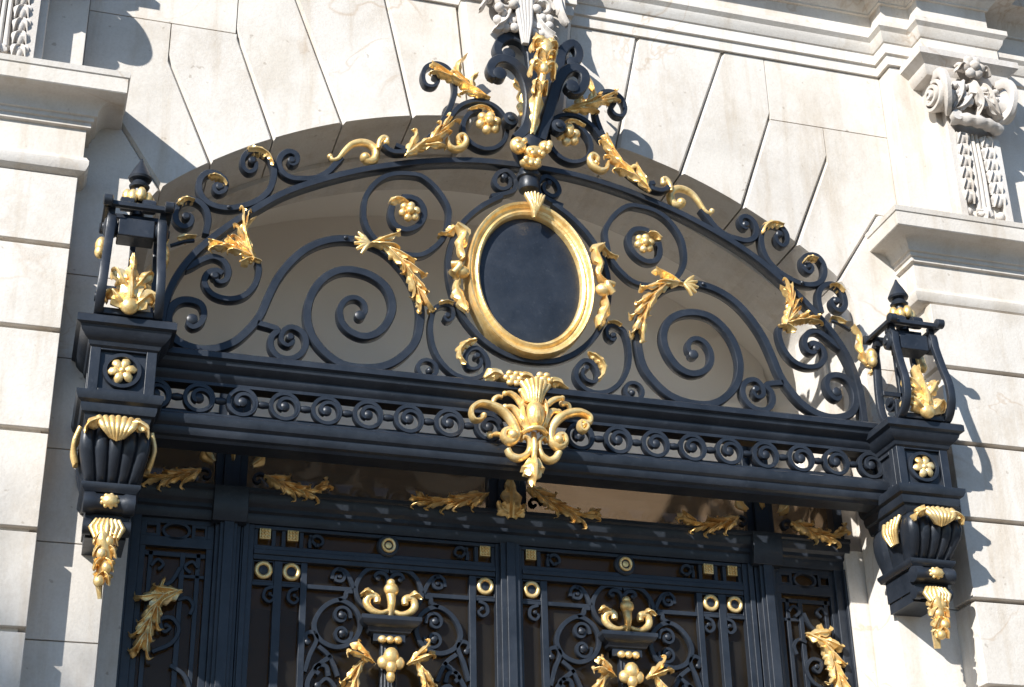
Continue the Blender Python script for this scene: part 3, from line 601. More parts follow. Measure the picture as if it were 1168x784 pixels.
m.add([(x, NB, z) for x, z in loop], [tuple(range(len(loop)))])
m.add([(-2.2, .46, -.25), (2.2, .46, -.25), (2.2, NB, -.25), (-2.2, NB, -.25)], [(0, 1, 2, 3)])
for (a, za), (b, zb), (c, zc), (d, zd) in zip(loop, loop[1:], [(x/1.10, z-.22) for x, z in loop], [(x/1.10, z-.22) for x, z in loop][1:]): m.add([(a, .79, za), (b, .79, zb), (d*.99, .79, zd), (c*.99, .79, zc)], [(0, 1, 2, 3)])
ni = m.build('niche', M_PLASTER, fac, 30)
m = MB(); m.box(-1.9, 1.9, NB-.05, NB-.001, -.24, 1.0); m.box(-1.9, 1.9, NB-.022, NB-.0015, 1.0, 1.42); m.build('ledge', M_PLASTER, ni, 0)
# inner arch behind the glass
m = MB(); inn = [(x*.985, z-.016) for x, z in outline]+[(XJ*.985, GROUND)]
loop = [(-x, z) for x, z in inn[::-1]]+inn[1:]
for (a, za), (b, zb) in zip(loop, loop[1:]):
    dx, dz_ = b-a, zb-za; L_ = math.hypot(dx, dz_); nx, nz = -dz_/L_*.2, dx/L_*.2
    m.add([(a, GY+.02, za), (b, GY+.02, zb), (b, .80, zb), (a, .80, za), (a+nx, GY+.02, za+nz), (b+nx, GY+.02, zb+nz), (b+nx, .80, zb+nz), (a+nx, .80, za+nz)], [(0, 1, 2, 3), (4, 7, 6, 5), (0, 4, 5, 1), (3, 2, 6, 7)])
m.build('inner_arch', M_STONE, fac, 30)

# ------------------------------------------------------------------ window strip over the transom
win = thing('transom_window', 'long strip of dark smoked glass between the grille beam and the door transom', 'window', (0, GY, -.2))
m = MB(); m.box(-1.70, 1.70, GY+.0005, GY+.0115, -.25, .1595); m.build('smoked_pane', M_TGLASS, win, 0)
m = MB(); m.box(-1.70, 1.70, GY-.03, GY-.0005, .145, .175); m.build('glazing_bar', M_IRON, win, 0)

# ------------------------------------------------------------------ arched grille
gr = thing('arched_grille', 'blue-black wrought iron arch of scrolls and gilt leaves over the doorway', 'grille', (0, 0, -.2))
BW, BD = .030, .046
def spiral_bar(name, pts, parent, sx=1, w=BW, d=BD, y=0, ends=(0, 0), dz=0):
    P = crom(at(pts, y, sx, dz=dz), .009 if w > .022 else .005); n = len(P)
    m = MB(); ws = []
    for i in range(n):
        t = i/(n-1); k = 1
        if ends[0]: k = min(k, .62+.38*min(1, t/ends[0]))
        if ends[1]: k = min(k, .62+.38*min(1, (1-t)/ends[1]))
        ws.append(w*k)
    m.sweep(P, ws, d)
    if ends[0]: m.lathe([(w*.55, -d*.5), (w*.62, -d*.3), (w*.62, d*.5), (w*.4, d*.62)], P[0], (0, -1, 0), 14)
    if ends[1]: m.lathe([(w*.55, -d*.5), (w*.62, -d*.3), (w*.62, d*.5), (w*.4, d*.62)], P[-1], (0, -1, 0), 14)
    return m.build(name, M_IRON, parent, 40)
# main arch bar
arc = [(0, 1.405), (.25, 1.394), (.45, 1.360), (.62, 1.315), (.79, 1.257), (.98, 1.172), (1.15, 1.075), (1.29, .96), (1.43, .825), (1.535, .695), (1.6, .57), (1.635, .43), (1.642, .24)]
full = [(-x, z) for x, z in arc[::-1]][:-1]+arc
m = MB(); m.sweep(crom(at(full, 0), .02), .034, .062); m.build('arch_bar', M_IRON, gr, 40)
# beam: upper moulding, frieze of rings, lower moulding
up = [(-.10, .105), (.0, .106), (.012, .118), (.018, .13), (.018, .142), (.034, .15), (.05, .166), (.054, .182), (.07, .19), (.07, .214), (.06, .222), (-.10, .2225)]
lo = [(-.10, -.168), (.0, -.168), (.006, -.156), (.022, -.15), (.03, -.135), (.03, -.118), (.045, -.108), (.052, -.09), (.052, -.07), (.03, -.058), (.006, -.046), (-.10, -.045)]
m = MB(); m.mould([(-1.70, -.03), (1.70, -.03)], up); m.build('upper_moulding', M_IRON, gr, 30)
m = MB(); m.mould([(-1.70, -.03), (1.70, -.03)], lo); m.build('lower_moulding', M_IRON, gr, 30)
m = MB(); m.box(-1.70, 1.70, -.03, -.012, .092, .106); m.box(-1.70, 1.70, -.03, -.012, -.047, -.036); m.build('frieze_border', M_IRON, gr, 0)
rp = .179; first = None
for sx in (-1, 1):
    for i in range(9):
        x = sx*(.21+rp*i)
        if first is None:
            m = MB(); c = (x, -.018, .029)
            m.sweep([(c[0]+.058*math.cos(t), c[1], c[2]+.058*math.sin(t)) for t in [2*PI*k/36 for k in range(36)]], .019, .034, closed=True)
            first = m.build('ring', M_IRON, gr, 40, loc=c)
            m = MB(); P = crom([(c[0]+r*math.cos(t), c[1]-.004, c[2]+r*math.sin(t)) for t, r in [(-.9+q*.42, .056-.0034*q) for q in range(13)]], .004)
            m.sweep(P, lerp_list((.008, .016, .022), len(P)), .03); m.lathe([(.014, -.012), (.022, 0), (.02, .016), (.008, .024)], (c[0], c[1], c[2]), (0, -1, 0), 14)
            v = m.build('volute', M_IRON, gr, 40, loc=c); v.parent = first; v.matrix_parent_inverse = Matrix.Identity(4); v.location = (0, 0, 0)
            m = MB(); q = (c[0]+rp/2, c[1], c[2]); m.lathe([(.010, -.026), (.014, -.018), (.017, 0), (.014, .018), (.010, .026)], q, (1, 0, 0), 10)
            v = m.build('collar', M_IRON, gr, 40, loc=c); v.parent = first; v.matrix_parent_inverse = Matrix.Identity(4); v.location = (0, 0, 0)
            x0 = x
        else: copy_part(first, gr, (x-x0, 0, 0))
S2 = (-1, 1)
def mir(f):
    for sx in S2: f(-sx)      # traced on the left; -1 keeps left, 1 mirrors
for sx in (1, -1):
    A = lambda k, y=0: at(D[k], y, sx)
    spiral_bar('scroll', D['outer_low'], gr, sx, ends=(0, .25))
    spiral_bar('scroll', D['outer_mid'], gr, sx, ends=(.2, .2))
    spiral_bar('scroll', D['outer_high'], gr, sx, ends=(.25, 0))
    spiral_bar('scroll', D['big_c'], gr, sx, w=.038, ends=(.08, .12))
    spiral_bar('scroll', D['spandrel_arm'], gr, sx, ends=(0, .3))
    spiral_bar('scroll', D['spandrel_s'], gr, sx, w=.028, ends=(0, 0))
    spiral_bar('scroll', D['small_c'], gr, sx, w=.029, ends=(0, .3))
    spiral_bar('scroll', D['oval_top_s'], gr, sx, w=.025, d=.04, ends=(0, .25))
    spiral_bar('scroll', D['low_s'], gr, sx, w=.024, ends=(.2, .2))
    spiral_bar('scroll', D['top_c'], gr, sx, w=.03, ends=(0, 0))
    spiral_bar('scroll', D['arm_back'], gr, sx, w=.026, y=-.02, ends=(0, .25))
    spiral_bar('scroll', D['arm_front'], gr, sx, w=.026, y=-.05)
    spiral_bar('scroll', D['ros_ring'], gr, sx, w=.024, d=.05, y=-.03)
    m = MB(); m.sweep(crom(A('top_ring'), .012, closed=True), .026, BD, closed=True); m.build('scroll', M_IRON, gr, 40)
    c = D['tiny_ring'][0]
    m = MB(); m.sweep([(sx*(c[0]+.042*math.cos(t)), 0, c[1]+.042*math.sin(t)) for t in [2*PI*k/26 for k in range(26)]], .02, .04, closed=True)
    m.ell((sx*(c[0]+.01), -.005, c[1]-.008), (.017, .022, .017)); m.build('scroll', M_IRON, gr, 40)
    # gilding
    def leaf(k, W, lobes, y=-.03, name='acanthus_leaf', **kw):
        m = MB(); m.leaf(A(k, y), W, lobes, **kw); return m.build(name, M_GOLD, gr, 50)
    leaf('g_wrap_high', .026, 5, tip=.8, thick=.02); leaf('g_wrap_mid', .016, 4, tip=.8, thick=.02); leaf('g_wrap_low', .018, 3, tip=.8, thick=.02)
    P = crom(A('g_s', -.015), .007)
    m = MB(); m.sweep(P, lerp_list((.018, .024, .03, .036, .04, .04, .042), len(P)), lerp_list((.03, .04, .055), len(P)), True)
    m.ell(P[-1]+Vector((0, -.004, 0)), (.026, .03, .026)); m.ell(P[0], (.014, .016, .014)); m.build('gilt_curl', M_GOLD, gr, 50)
    P = crom(A('g_hook', -.04), .007); m = MB(); m.sweep(P, lerp_list((.02, .028, .02), len(P)), .03, True); m.ell(P[-1], (.016, .016, .016)); m.build('gilt_curl', M_GOLD, gr, 50)
    P = crom(A('g_curl', -.05), .006); m = MB(); m.sweep(P, lerp_list((.014, .03, .036, .03, .022), len(P)), .05, True); m.ell(P[-1], (.016, .02, .016)); m.build('gilt_curl', M_GOLD, gr, 50)
    m = MB(); m.rinceau(A('g_arm_leaf', -.065), .044, 4, taper=.5); m.build('acanthus_leaf', M_GOLD, gr, 50)
    m = MB(); m.rinceau(A('g_up_leaf', -.05), .036, 3, taper=.8); m.leaf(A('g_up_branch', -.055), .028, 3); m.leaf(A('g_up_tuft', -.05), .026, 2, tip=.9); m.build('acanthus_leaf', M_GOLD, gr, 50)
    m = MB(); c = D['ros_c'][0]; m.cluster((sx*c[0], -.05, c[1]), .062); m.leaf(A('g_ros_leaf', -.06), .018, 3, thick=.02); m.build('rosette', M_GOLD, gr, 50)
    m = MB(); c = D['top_ros'][0]; m.cluster((sx*c[0], -.02, c[1]), .05); m.leaf(A('g_top_leaf', -.03), .024, 3, thick=.02); m.build('rosette', M_GOLD, gr, 50)
    m = MB(); p = A('g_big_leaf', -.03); m.rinceau(p, .044, 5, taper=.75)
    T0 = (Vector(p[1])-Vector(p[0])).normalized()
    for k in range(5):
        an = -.9+k*.45; dv = Vector((-T0.x*math.cos(an)+T0.z*math.sin(an)*1, 0, -T0.z*math.cos(an)-T0.x*math.sin(an)))
        q = Vector(p[0])+Vector((0, -.008, 0)); m.sweep([q, q+dv*.035+Vector((0, -.008, 0)), q+dv*.068], [.016, .022, .014], .022, True)
    m.build('acanthus_leaf', M_GOLD, gr, 50)
    m = MB(); m.leaf(A('g_sp_up', -.035), .034, 5, ridge=.02); m.rinceau(A('g_sp_left', -.028), .034, 3, taper=.5); m.rinceau(A('g_sp_up', -.025), .03, 3, taper=.4); m.leaf(A('g_sp_base', -.03), .026, 3, tip=.8); m.build('acanthus_leaf', M_GOLD, gr, 50)
    p = A('clasp', -.03); m = MB(); m.leaf([p[2], p[1], p[0]], .03, 2, thick=.02, tip=.6); m.build('gilt_clasp', M_GOLD, gr, 50)
    leaf('g_low_cap', .014, 3, tip=.9, thick=.02); leaf('g_low_leaf', .024, 5, tip=.8)
    # ledge scroll joint studs
    m = MB()
    for k in ('big_c', 'outer_mid'):
        P = D[k]; q = max(P, key=lambda t: t[1]) if k == 'big_c' else min(P, key=lambda t: t[1])
        m.lathe([(.01, 0), (.009, .012), (.004, .016)], (sx*q[0], -.02, q[1]), (0, -1, 0), 10)
    m.build('rivet', M_IRON, gr, 40)
# small gilt twig at the foot of the arch
for sx in (-1, 1):
    m = MB(); m.sweep([(sx*1.63, -.01, .74), (sx*1.57, -.02, .765), (sx*1.53, -.02, .775)], .012, .02); m.build('twig_stem', M_IRON, gr, 40)
    m = MB(); m.leaf([(sx*1.60, -.03, .77), (sx*1.56, -.035, .785), (sx*1.525, -.03, .79)], .02, 2, thick=.02, tip=.7); m.build('acanthus_leaf', M_GOLD, gr, 50)
    m = MB(); m.leaf([(sx*1.69, -.03, .56), (sx*1.66, -.04, .63), (sx*1.665, -.04, .70), (sx*1.64, -.03, .76)], .03, 4); m.leaf([(sx*1.70, -.03, .60), (sx*1.72, -.04, .53), (sx*1.69, -.04, .50)], .03, 2, tip=.7); m.build('acanthus_leaf', M_GOLD, gr, 50)
# ------------------------------------------------------------------ oval plaque
pl = MB(); OC = (-.003, .787); 
def oval(rx, rz, y, n=64): return [(OC[0]+rx*math.cos(2*PI*k/n), y, OC[1]+rz*math.sin(2*PI*k/n)) for k in range(n)]
rings = [(.252, .334, -.02), (.236, .318, -.024), (.12, .16, -.024)]
vs = []; fs = []
for rx, rz, y in rings: vs += oval(rx, rz, y)
for r in range(2):
    for k in range(64): fs.append((r*64+k, r*64+(k+1) % 64, (r+1)*64+(k+1) % 64, (r+1)*64+k))
fs.append(tuple(128+k for k in range(64))); vs += oval(.252, .334, .03); fs.append(tuple(192+k for k in range(63, -1, -1)))
for k in range(64): fs.append((k, 192+k, 192+(k+1) % 64, (k+1) % 64))
pl.add(vs, fs); plq = pl.build('oval_plaque', M_PANEL, gr, 50)
plq['label'] = 'blank black oval plaque in a gilt moulded frame'
m = MB(); prof = [(.0, .03), (.0, -.036), (.006, -.05), (.016, -.056), (.024, -.05), (.030, -.042), (.040, -.046), (.050, -.062), (.060, -.066), (.066, -.054), (.068, -.03), (.066, .03)]
vs = []; fs = []; n = 72
for o, y in prof: vs += oval(.243+o*.93, .327+o*1.12, y, n)
for i in range(len(prof)-1):
    for k in range(n): fs.append((i*n+k, i*n+(k+1) % n, (i+1)*n+(k+1) % n, (i+1)*n+k))
m.add(vs, fs); m.build('frame', M_GOLD, plq, 30)
# iron hoop around the oval
m = MB(); hp = [(x, z) for x, z in D['oval_ring']]; hpm = [(-x, z) for x, z in hp]
av = [((a[0]-b[0])/2, (a[1]+b[1])/2) for a, b in zip(D['oval_ring'], D['oval_ring_R'])]
loop = av+[(-x, z) for x, z in av[::-1]]
m.sweep(crom(at(loop, 0), .014), .028, .046); m.build('oval_hoop', M_IRON, gr, 40)
# shell at the top of the oval
m = MB()
for k in range(-3, 4):
    an = k*.26; top = (.012+.058*math.sin(an*1.15), 1.222-.012*abs(k)*.4)
    P = crom([(.006, -.085, 1.088), (.006+(top[0])*.4, -.10, 1.145), (top[0], -.085, top[1])], None, 12)
    m.sweep(P, lerp_list((.012, .018, .022, .014), 12), .03, True)
m.build('shell', M_GOLD, plq, 60)
for sx in (-1, 1):
    P = at(D['side_orn'], -.06, -sx)
    for q in (P[:5], P[::-1][:5]): m = MB(); m.leaf(q, .034, 4, thick=.03, ridge=.02); m.build('acanthus_leaf', M_GOLD, plq, 50)
    m = MB()
    q = P[6]; m.ell((q[0]-sx*.012, -.065, q[2]+.02), (.04, .03, .032))
    m.sweep(crom([(q[0]+sx*.035, -.07, q[2]+.05), (q[0]-sx*.0, -.085, q[2]+.045), (q[0]+sx*.03, -.08, q[2]+.0)], .008), .03, .04, True)
    m.build('gilt_scroll', M_GOLD, plq, 50)
# collar under the crest
m = MB(); m.lathe([(.03, 1.245), (.048, 1.255), (.052, 1.268), (.05, 1.30), (.046, 1.315), (.056, 1.322), (.058, 1.338), (.05, 1.346), (.044, 1.37), (.03, 1.385)], (0, -.045, 0), (0, 0, 1), 24)
m.build('collar', M_IRON, gr, 40)
# ------------------------------------------------------------------ crest
m = MB(); m.lathe([(.02, 1.37), (.05, 1.40), (.075, 1.45), (.085, 1.49), (.07, 1.53), (.05, 1.56)], (0, -.05, 0), (0, 0, 1), 20); m.lathe([(.05, -.06), (.05, .06)], (0, -.05, 1.545), (1, 0, 0), 16)
cr = m.build('crest', M_IRON, gr, 40)
def crest_bar(k, ys):
    n = len(D[k]); yy = lerp_list(ys, n); P = crom([(p[0], y, p[1]) for p, y in zip(D[k], yy)], .01)
    m = MB(); m.sweep(P, lerp_list((.050, .058, .056, .05, .04), len(P)), .052); m.lathe([(.024, -.03), (.034, -.026), (.034, .026), (.024, .03)], P[-1], (0, 1, 0), 16); m.build('scroll', M_IRON, cr, 40)
crest_bar('crest_fl', (-.09, -.13, -.15)); crest_bar('crest_fr', (-.09, -.13, -.15))
crest_bar('crest_bl', (-.01, .0, .01)); crest_bar('crest_br', (-.01, .0, .01))
c = D['crest_knob'][0]
for sx in (1, -1): m = MB(); m.lathe([(.035, -.03), (.04, 0), (.036, .02), (.02, .024), (.018, .034), (.006, .04)], (sx*c[0]+(.03 if sx < 0 else 0), -.1, c[1]), (0, -1, 0), 18); m.build('volute', M_IRON, cr, 40)
P = [Vector((p[0], y, p[1])) for p, y in zip(D['crest_leaf'], lerp_list((-.12, -.17, -.20, -.17), 7))]
m = MB(); m.leaf(P[:5], .034, 4, thick=.03, ridge=.03, tip=1.6)
def ear(p, e, w, l, drop): m.leaf([p+Vector((0, -.02, -.02)), p+Vector((e*l*.5, -.05, .02)), p+Vector((e*l, -.05, .03)), p+Vector((e*l*1.3, -.03, .01-drop)), p+Vector((e*l*1.25, -.02, -.02-drop))], w, 3, .02, .018, tip=.6)
for e in (-1, 1):
    ear(P[3]+Vector((0, 0, .02)), e, .03, .045, .02); ear(P[4]+Vector((0, 0, -.01)), e, .026, .034, .0); ear(P[2], e, .022, .024, .01)
    ear(P[5]+Vector((0, 0, -.01)), e, .034, .045, .0); m.leaf([P[5]+Vector((e*.01, -.02, -.02)), P[5]+Vector((e*.03, -.05, .02)), P[5]+Vector((e*.045, -.03, .06))], .03, 2, .02, .018, tip=.7)
m.sweep(crom([P[0], P[1]+Vector((0, -.015, 0)), P[2]+Vector((0, -.02, 0)), P[3]+Vector((0, -.03, 0))], .01), lerp_list((.012, .03, .036, .03), len(crom([P[0], P[1]+Vector((0, -.015, 0)), P[2]+Vector((0, -.02, 0)), P[3]+Vector((0, -.03, 0))], .01))), .03, True)
m.ell(P[3]+Vector((0, -.045, .02)), (.024, .024, .034)); m.ell(P[4]+Vector((0, -.04, .03)), (.032, .028, .04)); m.ell(P[5]+Vector((.005, -.035, .0)), (.04, .034, .04)); m.ell(P[5]+Vector((-.02, -.04, .03)), (.024, .022, .022)); m.ell(P[5]+Vector((.028, -.04, .025)), (.022, .02, .024)); m.ell(P[2]+Vector((.002, -.03, .01)), (.018, .018, .026))
m.build('acanthus_leaf', M_GOLD, cr, 50)
for sx in (1, -1):
    m = MB(); m.leaf([(sx*p[0], y, p[1]) for p, y in zip(D['crest_inner'], (-.06, -.06, -.05, -.03))], .04, 3, tip=.7); m.build('acanthus_leaf', M_GOLD, cr, 50)
m = MB()
for (cx, cz), r in zip(D['cup'], ((.042, .034, .045), (.055, .04, .035), (.034, .03, .034), (.055, .04, .026))):
    m.ell((cx, -.12, cz), r)
    for q in range(4): m.ell((cx+random.uniform(-.6, .6)*r[0], -.12-r[1]*.7, cz+random.uniform(-.6, .6)*r[2]), (.016, .014, .016), 8, 6)
m.build('gilt_cup', M_GOLD, cr, 50)
# ------------------------------------------------------------------ gilt cartouche on the beam
Y = -.135
def cp(k, y=Y): return at(D[k], y)
m = MB(); vz = D['c_vase']
ax0 = D['c_axis']
for k in range(-3, 4):     # fluted vase
    u = k/3; P = crom([(-.028+u*.062, Y-.02+.02*u*u, .208+.012*(1-u*u)), (-.036+u*.036, Y-.04+.02*u*u, .155), (-.040+u*.026, Y-.035+.015*u*u, .105)], None, 12)
    m.sweep(P, lerp_list((.026, .022, .016), 12), .03, True)
m.ell((-.043, Y-.03, .045), (.045, .045, .068)); m.ell((-.043, Y-.045, .035), (.022, .04, .05))
for k in (-1, 1):
    m.leaf([(-.043+k*.02, Y-.02, -.03), (-.043+k*.045, Y-.03, .03), (-.043+k*.055, Y-.03, .09), (-.043+k*.05, Y-.02, .12)], .03, 3, tip=.5)
m.sweep(crom([(-.10, Y, -.036), (-.07, Y-.045, -.026), (-.043, Y-.055, -.023), (-.015, Y-.045, -.026), (.015, Y, -.036)], .008), .022, .03, True)
cart = m.build('gilt_cartouche', M_GOLD, gr, 50)
cart['label'] = 'large gilt fleur-de-lis ornament of scrolls and a hanging bud at the middle of the beam'
for k in ('c_scroll_L', 'c_scroll_R'):
    P = crom(cp(k, Y-.01), .007); n = len(P); L_ = (.018, .022, .026, .032, .04, .042, .04, .036, .03, .026) 
    m = MB(); m.sweep(P, lerp_list(L_, n), lerp_list((.05, .06, .05), n), True); m.ell(P[-1]+Vector((0, -.012, 0)), (.026, .028, .026)); m.ell(P[0], (.014, .024, .014)); m.build('scroll', M_GOLD, cart, 50)
for k in ('c_hook_L', 'c_hook_R'):
    P = crom(cp(k, Y-.0), .007); m = MB(); m.sweep(P, lerp_list((.016, .022, .03, .036, .03), len(P)), .045, True); m.build('scroll', M_GOLD, cart, 50)
for k, w in (('c_pet_L1', .03), ('c_pet_L2', .036), ('c_pet_L3', .032), ('c_pet_R1', .03), ('c_pet_R2', .036)):
    P = crom(cp(k, Y-.005), .007); m = MB(); m.sweep(P, lerp_list((w, w, w*.9, w*.55), len(P)), .035, True); m.ell(P[-1], (w*.42,)*3); m.build('petal', M_GOLD, cart, 50)
for k in ('c_curl_L', 'c_curl_R', 'c_tail_L'):
    P = crom(cp(k, Y+.03), .007); m = MB(); m.sweep(P, lerp_list((.016, .024, .018), len(P)), .03, True); m.ell(P[0], (.016,)*3); m.build('petal', M_GOLD, cart, 50)
m = MB(); m.sweep(crom([(-.043, Y, -.03), (-.045, Y-.02, -.09), (-.048, Y-.01, -.16)], .01), .026, .03, True)
m.leaf([(-.05, Y-.01, -.155), (-.053, Y-.035, -.19), (-.054, Y-.04, -.23), (-.056, Y-.02, -.275)], .055, 3, thick=.03, ridge=.035, tip=.5)
m.ell((-.052, Y-.02, -.21), (.026, .03, .045)); m.build('bud', M_GOLD, cart, 50)
m = MB()
for i, (x, z) in enumerate(D['c_garland']):
    q = (x, -.09, z+.012)
    if i in (1, 3):
        m.ell(q, (.03, .03, .026))
        for k in range(6): m.ell((x+.03*math.cos(k*PI/3), -.105, z+.012+.026*math.sin(k*PI/3)), (.017, .014, .015), 8, 6)
    else: m.leaf([(x-.05, -.08, z), (x-.01, -.10, z+.022), (x+.05, -.09, z-.004)], .035, 3, thick=.03, tip=.7)
m.build('flower_garland', M_GOLD, cart, 50)

# ------------------------------------------------------------------ bracket piers
def bracket(sx, X, dz, label):
    b = thing('iron_bracket', label, 'bracket', (X, 0, -.9+dz), 'iron brackets carrying the ends of the grille')
    def box_path(x0, y0, y1=WY+.02):   # plan outline open at the wall, outward side on the right going left to right
        return [(X-x0, y1), (X-x0, y0), (X+x0, y0), (X+x0, y1)]
    # die with recessed panels
    m = MB(); hw = .132; yf = -.20; z0, z1 = -.085+dz, .125+dz
    m.box(X-hw+.012, X+hw-.012, yf+.018, WY, z0, z1)
    for a0, a1 in ((-hw, -hw+.042), (hw-.042, hw)): m.box(X+a0, X+a1, yf, yf+.04, z0, z1)
    m.box(X-hw+.042, X+hw-.042, yf+.0015, yf+.04, z1-.022, z1-.0005); m.box(X-hw+.042, X+hw-.042, yf+.0015, yf+.04, z0+.0005, z0+.02)
    for e in (-1, 1):
        xs = X+e*hw; a, c = sorted((xs, xs-e*.012))
        m.box(a, c, yf+.04, yf+.075, z0, z1); m.box(a, c, .03, WY, z0, z1); m.box(a+.0005, c-.0005, yf+.075, .03, z1-.03, z1-.0005); m.box(a+.0005, c-.0005, yf+.075, .03, z0+.0005, z0+.03)
    m.build('die', M_IRON, b, 30, bev=.003)
    m = MB(); m.mould(box_path(.125, yf+.005), [(-.05, .105+dz), (.0, .107+dz), (.014, .118+dz), (.02, .135+dz), (.034, .145+dz), (.05, .165+dz), (.056, .185+dz), (.072, .192+dz), (.072, .222+dz), (.064, .23+dz), (-.12, .2305+dz)])
    m.box(X-.13, X+.13, yf+.01, WY, .19+dz, .2285+dz)
    m.build('cap_moulding', M_IRON, b, 30)
    m = MB(); m.mould(box_path(.118, yf+.01), [(-.05, -.222+dz), (.0, -.22+dz), (.008, -.2+dz), (.012, -.182+dz), (.024, -.176+dz), (.03, -.155+dz), (.03, -.14+dz), (.044, -.13+dz), (.052, -.11+dz), (.052, -.094+dz), (.03, -.085+dz), (-.05, -.084+dz)])
    m.box(X-.11, X+.11, yf+.02, WY, -.2205+dz, -.15+dz)
    m.build('lower_moulding', M_IRON, b, 30)
    m = MB(); c = (X, yf+.012, .018+dz)
    m.sweep([(c[0]+.068*math.cos(t), c[1], c[2]+.068*math.sin(t)) for t in [2*PI*k/36 for k in range(36)]], .018, .028, closed=True); m.build('panel_ring', M_IRON, b, 40)
    m = MB(); m.flower((X, .018+dz), .056, yf+.012); m.build('rosette', M_GOLD, b, 55)
    # fluted console: plan outline scaled down a bulging profile
    def outline(hw, yf):
        o = []
        def flute(p0, p1, nrm, n, dep):
            for i in range(n*6):
                t = i/(n*6); q = abs(math.sin(PI*t*n)); p = (p0[0]+(p1[0]-p0[0])*t, p0[1]+(p1[1]-p0[1])*t); o.append((p[0]+nrm[0]*(dep*(q**.4)-dep), p[1]+nrm[1]*(dep*(q**.4)-dep)))
        flute((X-hw, WY+.01), (X-hw, yf), (-1, 0), 3, .016); flute((X-hw, yf), (X+hw, yf), (0, -1), 5, .018); flute((X+hw, yf), (X+hw, WY+.01), (1, 0), 3, .016)
        o.append((X+hw, WY+.01)); return o
    m = MB(); vs = []; fs = []; prof = [(-.215, .112, -.195), (-.235, .126, -.215), (-.27, .135, -.235), (-.31, .136, -.238), (-.35, .130, -.226), (-.39, .118, -.20), (-.42, .108, -.175), (-.45, .100, -.155)]
    for z, hw_, y_ in prof: o = outline(hw_, y_); vs += [(p[0], p[1], z+dz) for p in o]
    k = len(o)
    for i in range(len(prof)-1):
        for j in range(k-1): fs.append((i*k+j, i*k+j+1, (i+1)*k+j+1, (i+1)*k+j))
    fs.append(tuple(range(k))); fs.append(tuple((len(prof)-1)*k+j for j in range(k-1, -1, -1)))
    m.add(vs, fs); con = m.build('console', M_IRON, b, 60)
    m = MB(); m.mould(box_path(.098, -.15), [(-.05, -.487+dz), (.0, -.486+dz), (.008, -.475+dz), (.016, -.465+dz), (.016, -.452+dz), (.004, -.446+dz), (-.05, -.4455+dz)]); m.box(X-.09, X+.09, -.145, WY, -.486+dz, -.447+dz)
    m.box(X-.085, X+.085, -.12, WY, -.60+dz, -.486+dz)
    m.box(X-.078, X+.078, -.085, WY, -.655+dz, -.5995+dz)
    m.lathe([(.03, -.1), (.042, -.098), (.044, -.06), (.038, -.05), (.038, .05), (.044, .06), (.042, .098), (.03, .1)], (X, -.14, -.53+dz), (1, 0, 0), 18)
    m.lathe([(.02, -.092), (.032, -.09), (.032, -.06), (.026, -.055), (.026, .055), (.032, .06), (.032, .09), (.02, .092)], (X, -.115, -.62+dz), (1, 0, 0), 16)
    m.build('scroll_base', M_IRON, con, 40)
    m = MB(); m.ell((X, -.18, -.53+dz), (.033, .02, .027)); 
    for q in range(9): m.ell((X+.03*math.cos(q*.7), -.176, -.53+dz+.024*math.sin(q*.7)), (.009, .01, .009), 8, 6)
    m.build('gilt_boss', M_GOLD, con, 50)
    # shell leaves on the console
    m = MB()
    for k in range(-3, 4):
        u = k/3; P = crom([(X+u*.022, -.262, -.312+dz+.012*abs(u)), (X+u*.055, -.285, -.265+dz), (X+u*.074, -.255, -.218+dz+.006*(1-abs(u)))], None, 10); m.sweep(P, lerp_list((.014, .028, .026), 10), .026, True)
    for e in (-1, 1): m.leaf([(X+e*.04, -.25, -.235+dz), (X+e*.08, -.27, -.235+dz), (X+e*.115, -.265, -.26+dz), (X+e*.12, -.25, -.285+dz)], .034, 3, thick=.02)
    m.build('acanthus_leaf', M_GOLD, con, 50)
    for e in (-1, 1):
        m = MB(); xs = X+e*.15
        for k in range(-2, 3): m.sweep(crom([(xs-e*.01, -.09+k*.012, -.36+dz), (xs+e*.006, -.09+k*.026, -.29+dz), (xs-e*.012, -.09+k*.036, -.225+dz)], None, 9), lerp_list((.012, .024, .022), 9), .02, True, N=(1, 0, 0))
        m.build('acanthus_leaf', M_GOLD, con, 50)
    # gilt husk drop
    m = MB(); P = [(X, -.135, -.61), (X-.012, -.16, -.68), (X+.008, -.14, -.75), (X-.01, -.125, -.82), (X, -.10, -.90)]
    m.sweep(crom([(x, y, z+dz) for x, y, z in P], .01), lerp_list((.05, .06, .05, .045, .03, .016), len(crom([(x, y, z+dz) for x, y, z in P], .01))), .05, True)
    for k in range(-3, 4): m.sweep([(X+k*.014, -.15, -.60+dz), (X+k*.02, -.175+abs(k)*.006, -.635+dz), (X+k*.014, -.165, -.68+dz)], [.016, .024, .012], .024, True)
    for q, (zz, w) in enumerate(((-.68, .045), (-.73, .042), (-.785, .036), (-.84, .026))):
        for e in (-1, 1): m.leaf([(X, -.15, zz+.03+dz), (X+e*w*.7, -.165, zz+.01+dz), (X+e*w, -.15, zz-.02+dz)], .022, 2, thick=.018, tip=.7)
        m.ell((X+(-1)**q*.012, -.165, zz-.01+dz), (.022, .02, .026), 8, 6)
    m.build('gilt_drop', M_GOLD, con, 50)
    # cage of four lyre scrolls
    base = .232+dz
    lyre = [(-.235, .45), (-.262, .44), (-.268, .38), (-.295, .26), (-.325, .15), (-.315, .06), (-.26, .0), (-.18, -.012+.02), (-.12, .02), (-.085, .09), (-.075, .2), (-.08, .34), (-.078, .42), (-.10, .45), (-.125, .445)]
